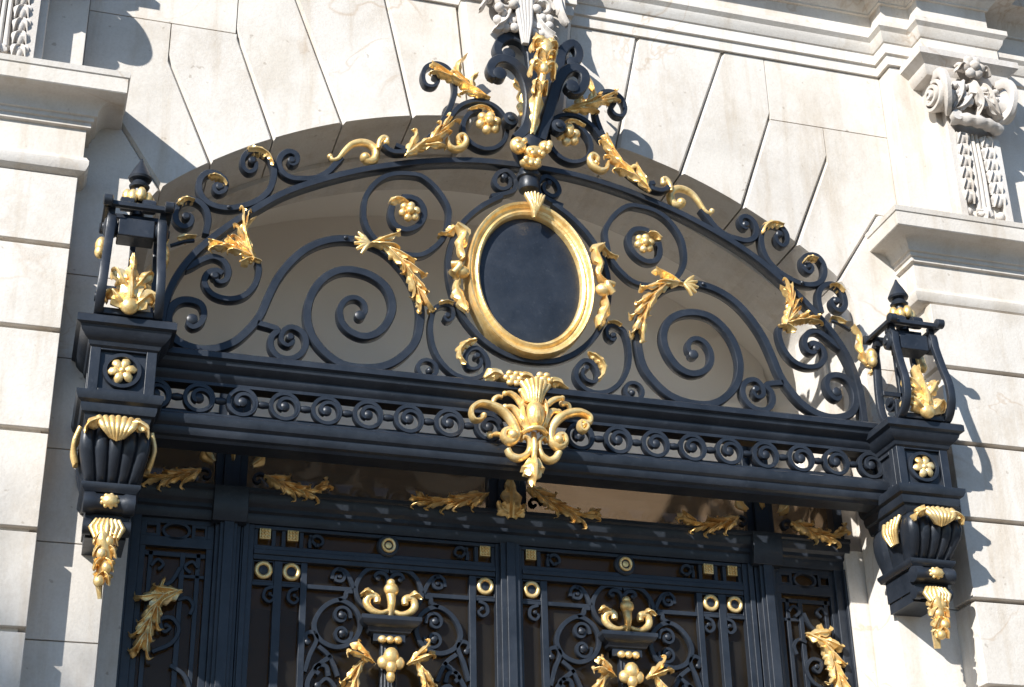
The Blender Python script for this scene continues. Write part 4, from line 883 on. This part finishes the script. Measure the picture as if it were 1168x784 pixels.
    for e in (-1, 1):
        xs = X+e*.118
        m = MB(); P = crom([(xs-e*.016*z/.45, y, base+z+.012) for i, (y, z) in enumerate(lyre)], .01); m.sweep(P, .024, .036, N=(1, 0, 0)); m.build('lyre_scroll', M_IRON, b, 40)
        m = MB(); sp = [(xs, -.19+(.052-.004*q)*math.cos(q*.5+3.4), base+.11+(.052-.004*q)*math.sin(q*.5+3.4)) for q in range(12)]
        m.sweep(crom([(xs, -.235, base+.02)]+sp, .008), .018, .03, N=(1, 0, 0)); m.lathe([(.02, -.02), (.026, 0), (.02, .02)], (xs, -.19, base+.11), (1, 0, 0), 14); m.build('volute', M_IRON, b, 40)
        m = MB(); m.lathe([(.016, -.034), (.02, -.028), (.034, -.026), (.042, -.02), (.044, 0), (.042, .02), (.034, .026), (.02, .028), (.016, .034)], (xs-e*.014, -.232, base+.415), (1, 0, 0), 18); m.build('roller', M_IRON, b, 40)
        m = MB(); m.ell((xs+e*.012, -.085, base+.405), (.026, .03, .042)); m.ell((xs+e*.016, -.095, base+.37), (.022, .026, .03)); m.build('gilt_knob', M_GOLD, b, 50)
    m = MB(); m.box(X-.075, X+.075, -.265, -.17, base+.37, base+.455); m.lathe([(.024, -.115), (.03, -.08), (.03, .08), (.024, .115)], (X, -.225, base+.41), (1, 0, 0), 14); m.build('axle_block', M_IRON, b, 30, bev=.006)
    m = MB(); zf = base+.50
    for p, q in (((-.135, -.285), (.135, -.285)), ((-.135, -.085), (.135, -.085)), ((-.125, -.30), (-.125, -.06)), ((.125, -.30), (.125, -.06)), ((-.09, -.18), (.09, -.18))):
        m.sweep([(X+p[0], p[1], zf), (X+q[0], q[1], zf)], .03, .022, N=(0, 0, 1))
    for e in (-1, 1):
        for y in (-.302, -.058): m.lathe([(.018, -.02), (.024, -.016), (.024, .016), (.018, .02)], (X+e*.125, y, zf+.006), (1, 0, 0), 14)
    for e in (-1, 1):
        xq = X+e*.104; m.box(xq-.013, xq+.013, -.262, -.236, base+.45, base+.505); m.box(xq-.012, xq+.012, -.11, -.086, base+.44, base+.505)
    m.build('top_frame', M_IRON, b, 40)
    m = MB(); m.box(X-.10, X+.10, -.10, -.075, base+.19, base+.215); m.box(X-.012, X+.012, -.10, -.076, base+.0, base+.45); m.build('back_bar', M_IRON, b, 30, bev=.003)
    m = MB(); m.box(X-.1, X+.1, -.27, -.08, base+.0, base+.028); m.build('base_plate', M_IRON, b, 30, bev=.004)
    # gilt acanthus on the cage front
    m = MB(); yl = -.285
    m.leaf([(X, yl+.02, base+.02), (X, yl-.015, base+.09), (X-.004, yl, base+.17), (X+.004, yl+.03, base+.235), (X, yl+.03, base+.285)], .066, 4, thick=.02, ridge=.03, tip=.35)
    for e in (-1, 1):
        m.leaf([(X+e*.015, yl, base+.03), (X+e*.05, yl-.02, base+.06), (X+e*.08, yl-.01, base+.09), (X+e*.10, yl, base+.07), (X+e*.092, yl+.01, base+.045)], .042, 3, thick=.018, tip=.7)
        m.leaf([(X+e*.012, yl, base+.11), (X+e*.04, yl-.015, base+.15), (X+e*.062, yl-.01, base+.185), (X+e*.074, yl+.01, base+.19), (X+e*.07, yl+.015, base+.165)], .034, 3, thick=.018, tip=.7)
    m.ell((X, yl-.005, base+.035), (.04, .03, .04)); m.build('acanthus_leaf', M_GOLD, b, 50)
    # finial
    yc = -.18; zf += .01
    m = MB(); m.lathe([(.03, 0), (.028, .09), (.022, .11), (.024, .135), (.04, .14), (.044, .15), (.034, .16), (.028, .175), (.046, .18), (.05, .19), (.046, .2), (.03, .235), (.014, .265), (.004, .29)], (X, yc, zf), (0, 0, 1), 20)
    fin = m.build('finial', M_IRON, b, 40)
    m = MB()
    for k in range(9):
        a_ = k*2*PI/9; m.ell((X+.05*math.cos(a_), yc+.05*math.sin(a_), zf+.075+.012*(k % 2)), (.022, .022, .034), 8, 6)
    m.build('gilt_ring', M_GOLD, fin, 50)
    m = MB()
    for e in (-1, 1): m.lathe([(.02, -.03), (.03, -.026), (.032, 0), (.03, .026), (.02, .03)], (X+e*.045, yc-.045, zf+.03), (1, 0, 0), 12)
    m.build('roll', M_IRON, fin, 40)
    if sx > 0: b.scale.z = .97; b.location.z = (.018+dz)*.03+.97*b.location.z; shorten(b, -.215+dz, .9)
def shorten(root, zc, k):     # the right console is a little shorter than the left one
    for o in root.children_recursive:
        for v in o.data.vertices:
            if v.co.z < zc: v.co.z = zc+(v.co.z-zc)*k
bracket(-1, -1.79, .02, 'left iron bracket pier with gilt rosette, partly in the shadow of the stone pilaster')
bracket(1, 1.815, -.045, 'right iron bracket pier with gilt rosette, in full sun against the white stone')

# ------------------------------------------------------------------ door frame
fr = thing('door_frame', 'black iron door frame with moulded transom, two mullions and gilt leaf sprays', 'door frame', (0, .42, GROUND))
m = MB(); m.mould([(-1.70, .405), (1.70, .405)], [(-.05, -.345), (.0, -.342), (.008, -.32), (.008, -.30), (.022, -.292), (.022, -.275), (.038, -.262), (.046, -.24), (.046, -.222), (.058, -.215), (.058, -.20), (-.05, -.196)]); m.build('transom', M_IRON, fr, 30)
for sx in (-1, 1):
    m = MB(); m.box(*sorted((sx*1.665, sx*1.705)), .385, GY, GROUND, -.34); m.box(*sorted((sx*1.625, sx*1.665)), .405, GY-.001, GROUND, -.34); m.box(*sorted((sx*1.65, sx*1.70)), .40, GY, -.2, .16); m.build('jamb', M_IRON, fr, 30, bev=.003)
    m = MB(); m.box(*sorted((sx*1.205, sx*1.315)), .40, GY-.001, GROUND, -.30); m.box(*sorted((sx*1.222, sx*1.298)), .378, .40, GROUND, -.30); m.box(*sorted((sx*1.238, sx*1.282)), .365, .378, GROUND, -.30)
    m.box(*sorted((sx*1.19, sx*1.33)), .40, GY-.031, -.2, .40); m.box(*sorted((sx*1.225, sx*1.295)), .375, .40, -.2, .40); 
    m.mould([(sx*1.26-.075, .36), (sx*1.26+.075, .36)], [(-.04, -.36), (.0, -.355), (.012, -.32), (.02, -.28), (.02, -.2), (-.04, -.199)])
    m.build('mullion', M_IRON, fr, 30, bev=.003)
m = MB(); m.box(-.09, .09, .40, GY-.001, -.2, .05); m.box(-.05, .05, .37, .40, -.2, .05); m.build('mullion', M_IRON, fr, 30, bev=.003)
# gilt sprays on the transom
def spray(x0, s, k, parent):
    pr = D[k]
    m = MB(); m.rinceau([(x0+s*(p[0]-pr_ref[k]), .355, p[1]) for p in pr], .04, 5, taper=.45); e = pr[-1]
    m.ell((x0+s*(e[0]-pr_ref[k]), .355, e[1]), (.018, .014, .018)); m.build('gilt_spray', M_GOLD, parent, 50)
    m = MB(); sp = [(x0+s*(.115+(.036-.0026*q)*math.cos(q*.5)), .37, -.155+(.036-.0026*q)*math.sin(q*.5)) for q in range(13)]
    m.sweep(crom(sp, .006), .013, .03); m.build('volute', M_IRON, parent, 40)
pr_ref = {'r_leafR': -1.24, 'r_leafL': -1.24, 'r2_leafL': -.0, 'r2_leafR': 0}
for sx in (-1, 1):
    x0 = sx*1.26
    for s in (-1, 1):
        spray(x0, s, 'r_leafR', fr)
        m = MB(); m.leaf([(x0+s*.085, .36, -.09), (x0+s*.12, .35, -.055), (x0+s*.11, .35, -.015), (x0+s*.075, .36, .0), (x0+s*.10, .355, .02)], .03, 3, thick=.018, tip=.7); m.build('acanthus_leaf', M_GOLD, fr, 50)
    m = MB(); m.leaf([(x0, .365, .02), (x0, .352, -.02), (x0, .355, -.075)], .03, 2, thick=.014); m.ell((x0-.02, .365, .03), (.012,)*3); m.ell((x0+.02, .365, .03), (.012,)*3); m.build('gilt_drop', M_GOLD, fr, 50)
spray(0, 1, 'r2_leafL', fr); spray(0, 1, 'r2_leafR', fr)
m = MB(); m.leaf([(.0, .35, -.235), (.0, .33, -.18), (.0, .335, -.10), (.0, .345, .0)], .06, 4, thick=.02, ridge=.03)
for e in (-1, 1): m.leaf([(e*.02, .345, -.22), (e*.05, .335, -.2), (e*.062, .335, -.17)], .03, 2, tip=.7)
m.build('gilt_cartouche', M_GOLD, fr, 50)
# upper panes' lower row glass and side lights
for sx in (-1, 1):
    m = MB(); m.box(*sorted((sx*1.315, sx*1.665)), GY-.012, GY-.002, GROUND, -.34); sl = m.build('side_light', M_DGLASS, fr, 0)
    m = MB(); X = lambda a, b: sorted((sx*a, sx*b))
    m.box(*X(1.315, 1.625), .425, GY-.013, -.365, -.34); m.box(*X(1.315, 1.625), .42, GY-.013, -.47, -.425)
    for a, b in ((1.315, 1.345), (1.60, 1.625)): m.box(*X(a, b), .422, GY-.013, -2.6, -.365)
    m.box(*X(1.365, 1.385), .43, .45, -2.6, -.49); m.box(*X(1.43, 1.452), .428, .45, -2.6, -.49); m.box(*X(1.565, 1.585), .43, .45, -2.6, -.49); m.box(*X(1.345, 1.60), .43, .45, -.51, -.49); m.box(*X(1.345, 1.46), .43, .45, -.60, -.585)
    m.build('bar_frame', M_IRON, sl, 30, bev=.002)
    m = MB(); c = (sx*1.475, .435, -.397)
    m.sweep([(c[0]+.055*math.cos(t), c[1], c[2]+.035*math.sin(t)) for t in [2*PI*k/24 for k in range(24)]], .014, .03, closed=True)
    for xx in (1.375, 1.58): 
        for a, b, z0, z1 in ((-.035, -.02, -.425, -.365), (.02, .035, -.425, -.365)): m.box(*X(xx+a, xx+b), .425, .45, z0, z1)
        m.box(*X(xx-.035, xx+.035), .4255, .4495, -.425, -.413); m.box(*X(xx-.035, xx+.035), .4255, .4495, -.377, -.365)
    m.build('panel_ring', M_IRON, sl, 40)
    m = MB(); m.rinceau([(sx*p[0], .395, p[1]) for p in D['s_leaf']], .05, 5, taper=.8, stem=.03); m.leaf([(sx*p[0], .395, p[1]) for p in D['s_tip']], .022, 2, tip=.6); m.build('acanthus_leaf', M_GOLD, sl, 50)
    spiral_bar('scroll', D['s_scroll'], sl, sx, .018, .026, .43, ends=(.25, 0))
    spiral_bar('scroll', [(1.375, -.555), (1.40, -.53), (1.43, -.555), (1.405, -.58)], sl, sx, .014, .024, .43)
    spiral_bar('scroll', [(1.45, -.56), (1.48, -.62), (1.53, -.66), (1.57, -.70)], sl, sx, .018, .024, .43)
    spiral_bar('scroll', [(1.45, -.70), (1.41, -.69), (1.385, -.72), (1.395, -.76)], sl, sx, .016, .024, .43)
    spiral_bar('scroll', [(1.57, -.56), (1.545, -.53), (1.52, -.55), (1.54, -.575)], sl, sx, .014, .024, .43)
    spiral_bar('scroll', [(1.46, -.98), (1.40, -1.02), (1.38, -1.09), (1.44, -1.13), (1.47, -1.08)], sl, sx, .018, .024, .43)

# ------------------------------------------------------------------ the two door leaves
def door(sx, label):
    dr = thing('iron_door', label, 'door', (sx*.6, .44, GROUND), 'pair of iron and glass doors')
    X = lambda a, b: sorted((sx*a, sx*b))
    m = MB(); m.box(*X(.06, 1.15), GY-.014, GY-.003, GROUND+.1, -.34); m.build('glass_pane', M_DGLASS, dr, 0)
    m = MB()
    m.box(*X(.004, .062), .405, GY-.0145, GROUND+.02, -.345); m.box(*X(1.145, 1.203), .405, GY-.0145, GROUND+.02, -.345)
    m.box(*X(.012, .035), .39, .405, GROUND+.02, -.346); m.box(*X(1.17, 1.195), .392, .405, GROUND+.02, -.346)
    m.box(*X(.062, 1.145), .41, GY-.0145, -.362, -.345); m.box(*X(.062, 1.145), .408, GY-.0145, -.50, -.435); m.box(*X(.062, 1.145), .40, .408, -.478, -.455)
    m.build('frame', M_IRON, dr, 30, bev=.003)
    m = MB()
    for a, b in ((.152, .182), (.908, .936), (1.016, 1.052)): m.box(*X(a, b), .415, .447, GROUND+.1, -.50)
    m.box(*X(.062, .40), .42, .446, -.612, -.592); m.box(*X(.71, 1.145), .42, .446, -.612, -.592)
    m.build('bars', M_IRON, dr, 30, bev=.002)
    if sx > 0: m = MB(); m.box(-.045, .045, .38, .404, GROUND+.02, -.346); m.box(-.02, .02, .366, .38, GROUND+.02, -.3461); m.build('cover_strip', M_IRON, dr, 30, bev=.003)
    for cx in (.108, .977, 1.098):
        m = MB()
        for (a, b, c, d_) in ((-.048, -.03, -.06, .06), (.03, .048, -.06, .06), (-.03, .03, .034, .06), (-.03, .03, -.06, -.034)): m.box(*X(cx+a, cx+b), .418, .447, -.399+c, -.399+d_)
        for (a, b, c, d_) in ((-.046, -.04, -.048, .048), (.04, .046, -.048, .048), (-.04, .04, .04, .048), (-.04, .04, -.048, -.04)): m.box(*X(cx+a, cx+b), .418, .447, -.548+c, -.548+d_)
        m.build('cell', M_IRON, dr, 30, bev=.002)
        m = MB(); m.box(*X(cx-.024, cx+.024), .408, .43, -.406, -.358)
        for i in range(3):
            for j in range(3): m.ell((sx*(cx-.014+.014*i), .406, -.396+.014*j), (.007, .007, .007), 6, 5)
        m.build('gilt_stud', M_GOLD, dr, 40, bev=.004)
        m = MB(); P = [(sx*cx+.030*math.cos(t), .415, -.545+.031*math.sin(t)) for t in [2*PI*k/28 for k in range(28)]]; m.sweep(P, .02, .022, rnd=True, closed=True); rg = m.build('gilt_ring', M_GOLD, dr, 50)
        m = MB(); m.lathe([(.028, 0), (.026, .012), (.004, .018)], (sx*cx, .43, -.545), (0, -1, 0), 16); m.build('boss', M_IRON, rg, 40)
    m = MB(); c = (sx*.556, .42, -.398); m.lathe([(.05, 0), (.05, .02), (.044, .026)], c, (0, -1, 0), 22); mr = m.build('disc', M_IRON, dr, 40)
    m = MB(); m.sweep([(c[0]+.026*math.cos(t), .39, c[2]+.028*math.sin(t)) for t in [2*PI*k/26 for k in range(26)]], .014, .018, rnd=True, closed=True); m.lathe([(.016, 0), (.014, .006), (.002, .008)], (c[0], .396, c[2]), (0, -1, 0), 12); m.build('gilt_ring', M_GOLD, mr, 50)
    B = lambda pts, w=.02, e=(0, 0): spiral_bar('scroll', pts, dr, sx, w, .028, .43, ends=e)
    for x_, s_ in ((.19, 1), (.90, -1)):
        B([(x_, -.43), (x_, -.395), (x_+s_*.025, -.372), (x_+s_*.05, -.38), (x_+s_*.055, -.405), (x_+s_*.035, -.415)], .016, (0, .4))
        B([(x_, -.37), (x_+s_*.012, -.40), (x_+s_*.03, -.42)], .014)
    C0 = .545
    for s in (1, -1):
        mx = lambda k: [(C0+s*(p[0]-C0), p[1]) for p in D[k]]
        B(mx('d_arc'), .021); B(mx('d_heart2')[::-1], .019, (0, .3))
        B(mx('d_tl'), .016, (.3, 0)); B(mx('d_tlarm'), .02)
        rg = mx('d_ring')
        m = MB(); m.sweep(crom(at(rg, .43, sx), .01, closed=True), .022, .028, closed=True); m.build('scroll', M_IRON, dr, 40)
        
        for (vx, vz, dr_) in ((.338, -.722, 1), (.343, -.800, -1)):
            pts = [(C0+s*(vx+(.052-.0026*q)*math.cos(dr_*(q*.55-.2))*.8-C0), vz+(.044-.0022*q)*math.sin(dr_*(q*.55-.2))) for q in range(16)]
            B(pts, .015, (0, .3))
            m = MB(); m.lathe([(.014, -.012), (.017, 0), (.014, .016), (.005, .022)], (sx*(C0+s*(vx-C0)), .425, vz), (0, -1, 0), 14); m.build('volute', M_IRON, dr, 40)
        B(mx('d_stub'), .02)
        B(mx('d_lowS'), .02, (.25, 0)); B(mx('d_low'), .02); B(mx('d_lowv'), .02)
        B([(C0+s*(p[0]-C0), p[1]) for p in [(.30, -.90), (.24, -.95), (.20, -1.03), (.235, -1.11), (.30, -1.10), (.32, -1.04), (.28, -1.0), (.245, -1.03)]], .022, (0, .3))
    # hooks under the thin rail
    for x_, s_ in ((.118, -1), (.965, 1), (1.07, 1), (.09, 1)):
        if x_ == .09: continue
        B([(x_+s_*-.02, -.615), (x_+s_*.014, -.63), (x_+s_*.02, -.665), (x_-s_*.005, -.682), (x_-s_*.022, -.663), (x_-s_*.005, -.648)], .015, (0, .4))
    # capital ornament
    m = MB(); pf = [(-.03, -.83), (.0, -.829), (.0, -.80), (.02, -.79), (.03, -.772), (.05, -.762), (.062, -.745), (.062, -.728), (-.03, -.7275)]
    cx = sx*C0; m.mould([(cx-.07, .45), (cx-.07, .41), (cx+.07, .41), (cx+.07, .45)], pf); m.box(cx-.07, cx+.07, .40, .45, -.829, -.73)
    m.box(cx-.035, cx+.035, .41, .445, -1.5, -.829)
    for k in range(-2, 3): m.lathe([(.008, 0), (.008, .6)], (cx+k*.015, .408, -1.45), (0, 0, 1), 8)
    cap = m.build('capital', M_IRON, dr, 30)
    m = MB()
    for k in (-1, 0, 1): m.ell((cx+k*.034, .385, -.825), (.02, .018, .017))
    m.build('gilt_bead', M_GOLD, cap, 50)
    m = MB()
    m.sweep(crom([(cx, .395, -.715), (cx, .37, -.67), (cx, .38, -.62), (cx, .385, -.575)], .008), lerp_list((.034, .03, .04, .05, .03), len(crom([(cx, .395, -.715), (cx, .37, -.67), (cx, .38, -.62), (cx, .385, -.575)], .008))), .04, True)
    m.ell((cx, .375, -.605), (.034, .026, .03)); m.ell((cx, .38, -.575), (.02, .02, .02))
    for e in (-1, 1):
        P = crom([(cx+e*.016, .385, -.70), (cx+e*.045, .38, -.712), (cx+e*.085, .38, -.70), (cx+e*.107, .382, -.668), (cx+e*.092, .38, -.636), (cx+e*.063, .378, -.643), (cx+e*.062, .376, -.668)], .006)
        m.sweep(P, lerp_list((.02, .028, .036, .034, .03), len(P)), .034, True); m.leaf([(cx+e*.085, .375, -.63), (cx+e*.112, .365, -.622), (cx+e*.135, .37, -.638)], .022, 2, thick=.018, tip=.7)
    m.build('gilt_fleur', M_GOLD, cap, 50)
    m = MB()
    for e in (-1, 1): m.rinceau([(cx+e*.075, .38, -.93), (cx+e*.11, .365, -.915), (cx+e*.135, .37, -.95), (cx+e*.15, .375, -1.02), (cx+e*.145, .38, -1.07)], .034, 3); m.ell((cx+e*.03, .365, -.93), (.03, .024, .03))
    m.ell((cx, .36, -.905), (.035, .03, .04)); m.ell((cx, .36, -.95), (.026, .026, .03)); m.ell((cx, .365, -.99), (.02, .02, .028)); m.build('acanthus_leaf', M_GOLD, cap, 50)
door(-1, 'left door leaf of black iron scrolls and dark glass, mostly in shadow')
door(1, 'right door leaf of black iron scrolls and dark glass, sunlit below the transom')

# ------------------------------------------------------------------ street tree standing towards the sun; its shade dapples the left pilaster
SD = Vector((1.15, 1, -.85)).normalized()
M_BARK = plain_mat('bark', (.10, .075, .055), .9, 6, .3); M_LEAF = plain_mat('leaf', (.06, .09, .03), .7, 4, .3)
tc = Vector((-2.28, 0, -1.05))-SD*24
tr = thing('street_tree', 'tall street tree beyond the pavement, known by its blurred shade on the left pilaster', 'tree', (tc.x, tc.y, GROUND))
m = MB(); base_ = Vector((tc.x-.4, tc.y, GROUND-.1)); P = crom([base_, base_.lerp(tc, .4)+Vector((.2, 0, 0)), base_.lerp(tc, .8), tc+Vector((0, 0, .7))], .3)
m.sweep(P, lerp_list((.5, .4, .28, .06), len(P)), lerp_list((.5, .4, .28, .06), len(P)), True, N=(0, 1, 0))
tw = []
for k in range(16):
    p = base_.lerp(tc, random.uniform(.925, 1.0)); a_ = random.uniform(0, 2*PI); q = p+Vector((math.cos(a_)*random.uniform(.2, .62), math.sin(a_)*.7, random.uniform(.1, .75)))
    B_ = crom([p, p.lerp(q, .5)+Vector((0, 0, -.12)), q], .15); m.sweep(B_, lerp_list((.10, .05, .02), len(B_)), lerp_list((.10, .05, .02), len(B_)), True, N=(.1, .2, 1)); tw += B_[2:]
m.build('trunk', M_BARK, tr, 60)
m = MB()
for k in range(480):
    p = random.choice(tw)+Vector((random.gauss(0, .14), random.gauss(0, .14), random.gauss(0, .14))); u = Vector((random.gauss(0, 1), random.gauss(0, 1), random.gauss(0, 1))).normalized(); w = u.cross(Vector((.3, .2, 1))).normalized()
    m.add([p-u*.08, p+w*.04, p+u*.08, p-w*.04], [(0, 1, 2, 3)])
m.build('crown', M_LEAF, tr, 0)

# ------------------------------------------------------------------ camera, sun, sky
cam = bpy.data.cameras.new('camera'); co = bpy.data.objects.new('camera', cam); COL.objects.link(co); SC.camera = co
cam.sensor_width = 36; cam.lens = 1866.8/1168*36; cam.clip_start = .05; cam.clip_end = 1000
R = Matrix(((0.95734, -0.1102, -0.26712), (-0.28825, -0.4287, -0.85623), (-0.02016, 0.8967, -0.44218)))
co.matrix_world = Matrix.Translation((-2.0593, -6.3187, -2.7994)) @ R.to_4x4()
SD = Vector((1.15, 1, -.85)).normalized()
sun = bpy.data.lights.new('sun', 'SUN'); so = bpy.data.objects.new('sun', sun); COL.objects.link(so)
so.rotation_euler = SD.to_track_quat('-Z', 'Y').to_euler(); so.location = (-8, -10, 8)
sun.energy = 4.5; sun.angle = math.radians(.55); sun.color = (1, .972, .925)
W = bpy.data.worlds.new('World'); SC.world = W; W.use_nodes = True
nt = W.node_tree; sk = nt.nodes.new('ShaderNodeTexSky'); sk.sky_type = 'NISHITA'; sk.sun_disc = False
sk.sun_elevation = math.asin(-SD.z); sk.sun_rotation = math.atan2(-SD.x, -SD.y)
sk.dust_density = .1; sk.ozone_density = 6; sk.air_density = 1.1
bg = nt.nodes['Background']; bg.inputs['Strength'].default_value = .085; nt.links.new(sk.outputs[0], bg.inputs['Color'])
vs_ = SC.view_settings; vs_.view_transform = 'Standard'; vs_.look = 'None'; vs_.gamma = 1; vs_.exposure = .85; vs_.use_curve_mapping = False
SC.render.resolution_x = 1024; SC.render.resolution_y = 687
SC.cycles.max_bounces = 12; SC.cycles.diffuse_bounces = 9; SC.cycles.transparent_max_bounces = 12; SC.cycles.glossy_bounces = 4
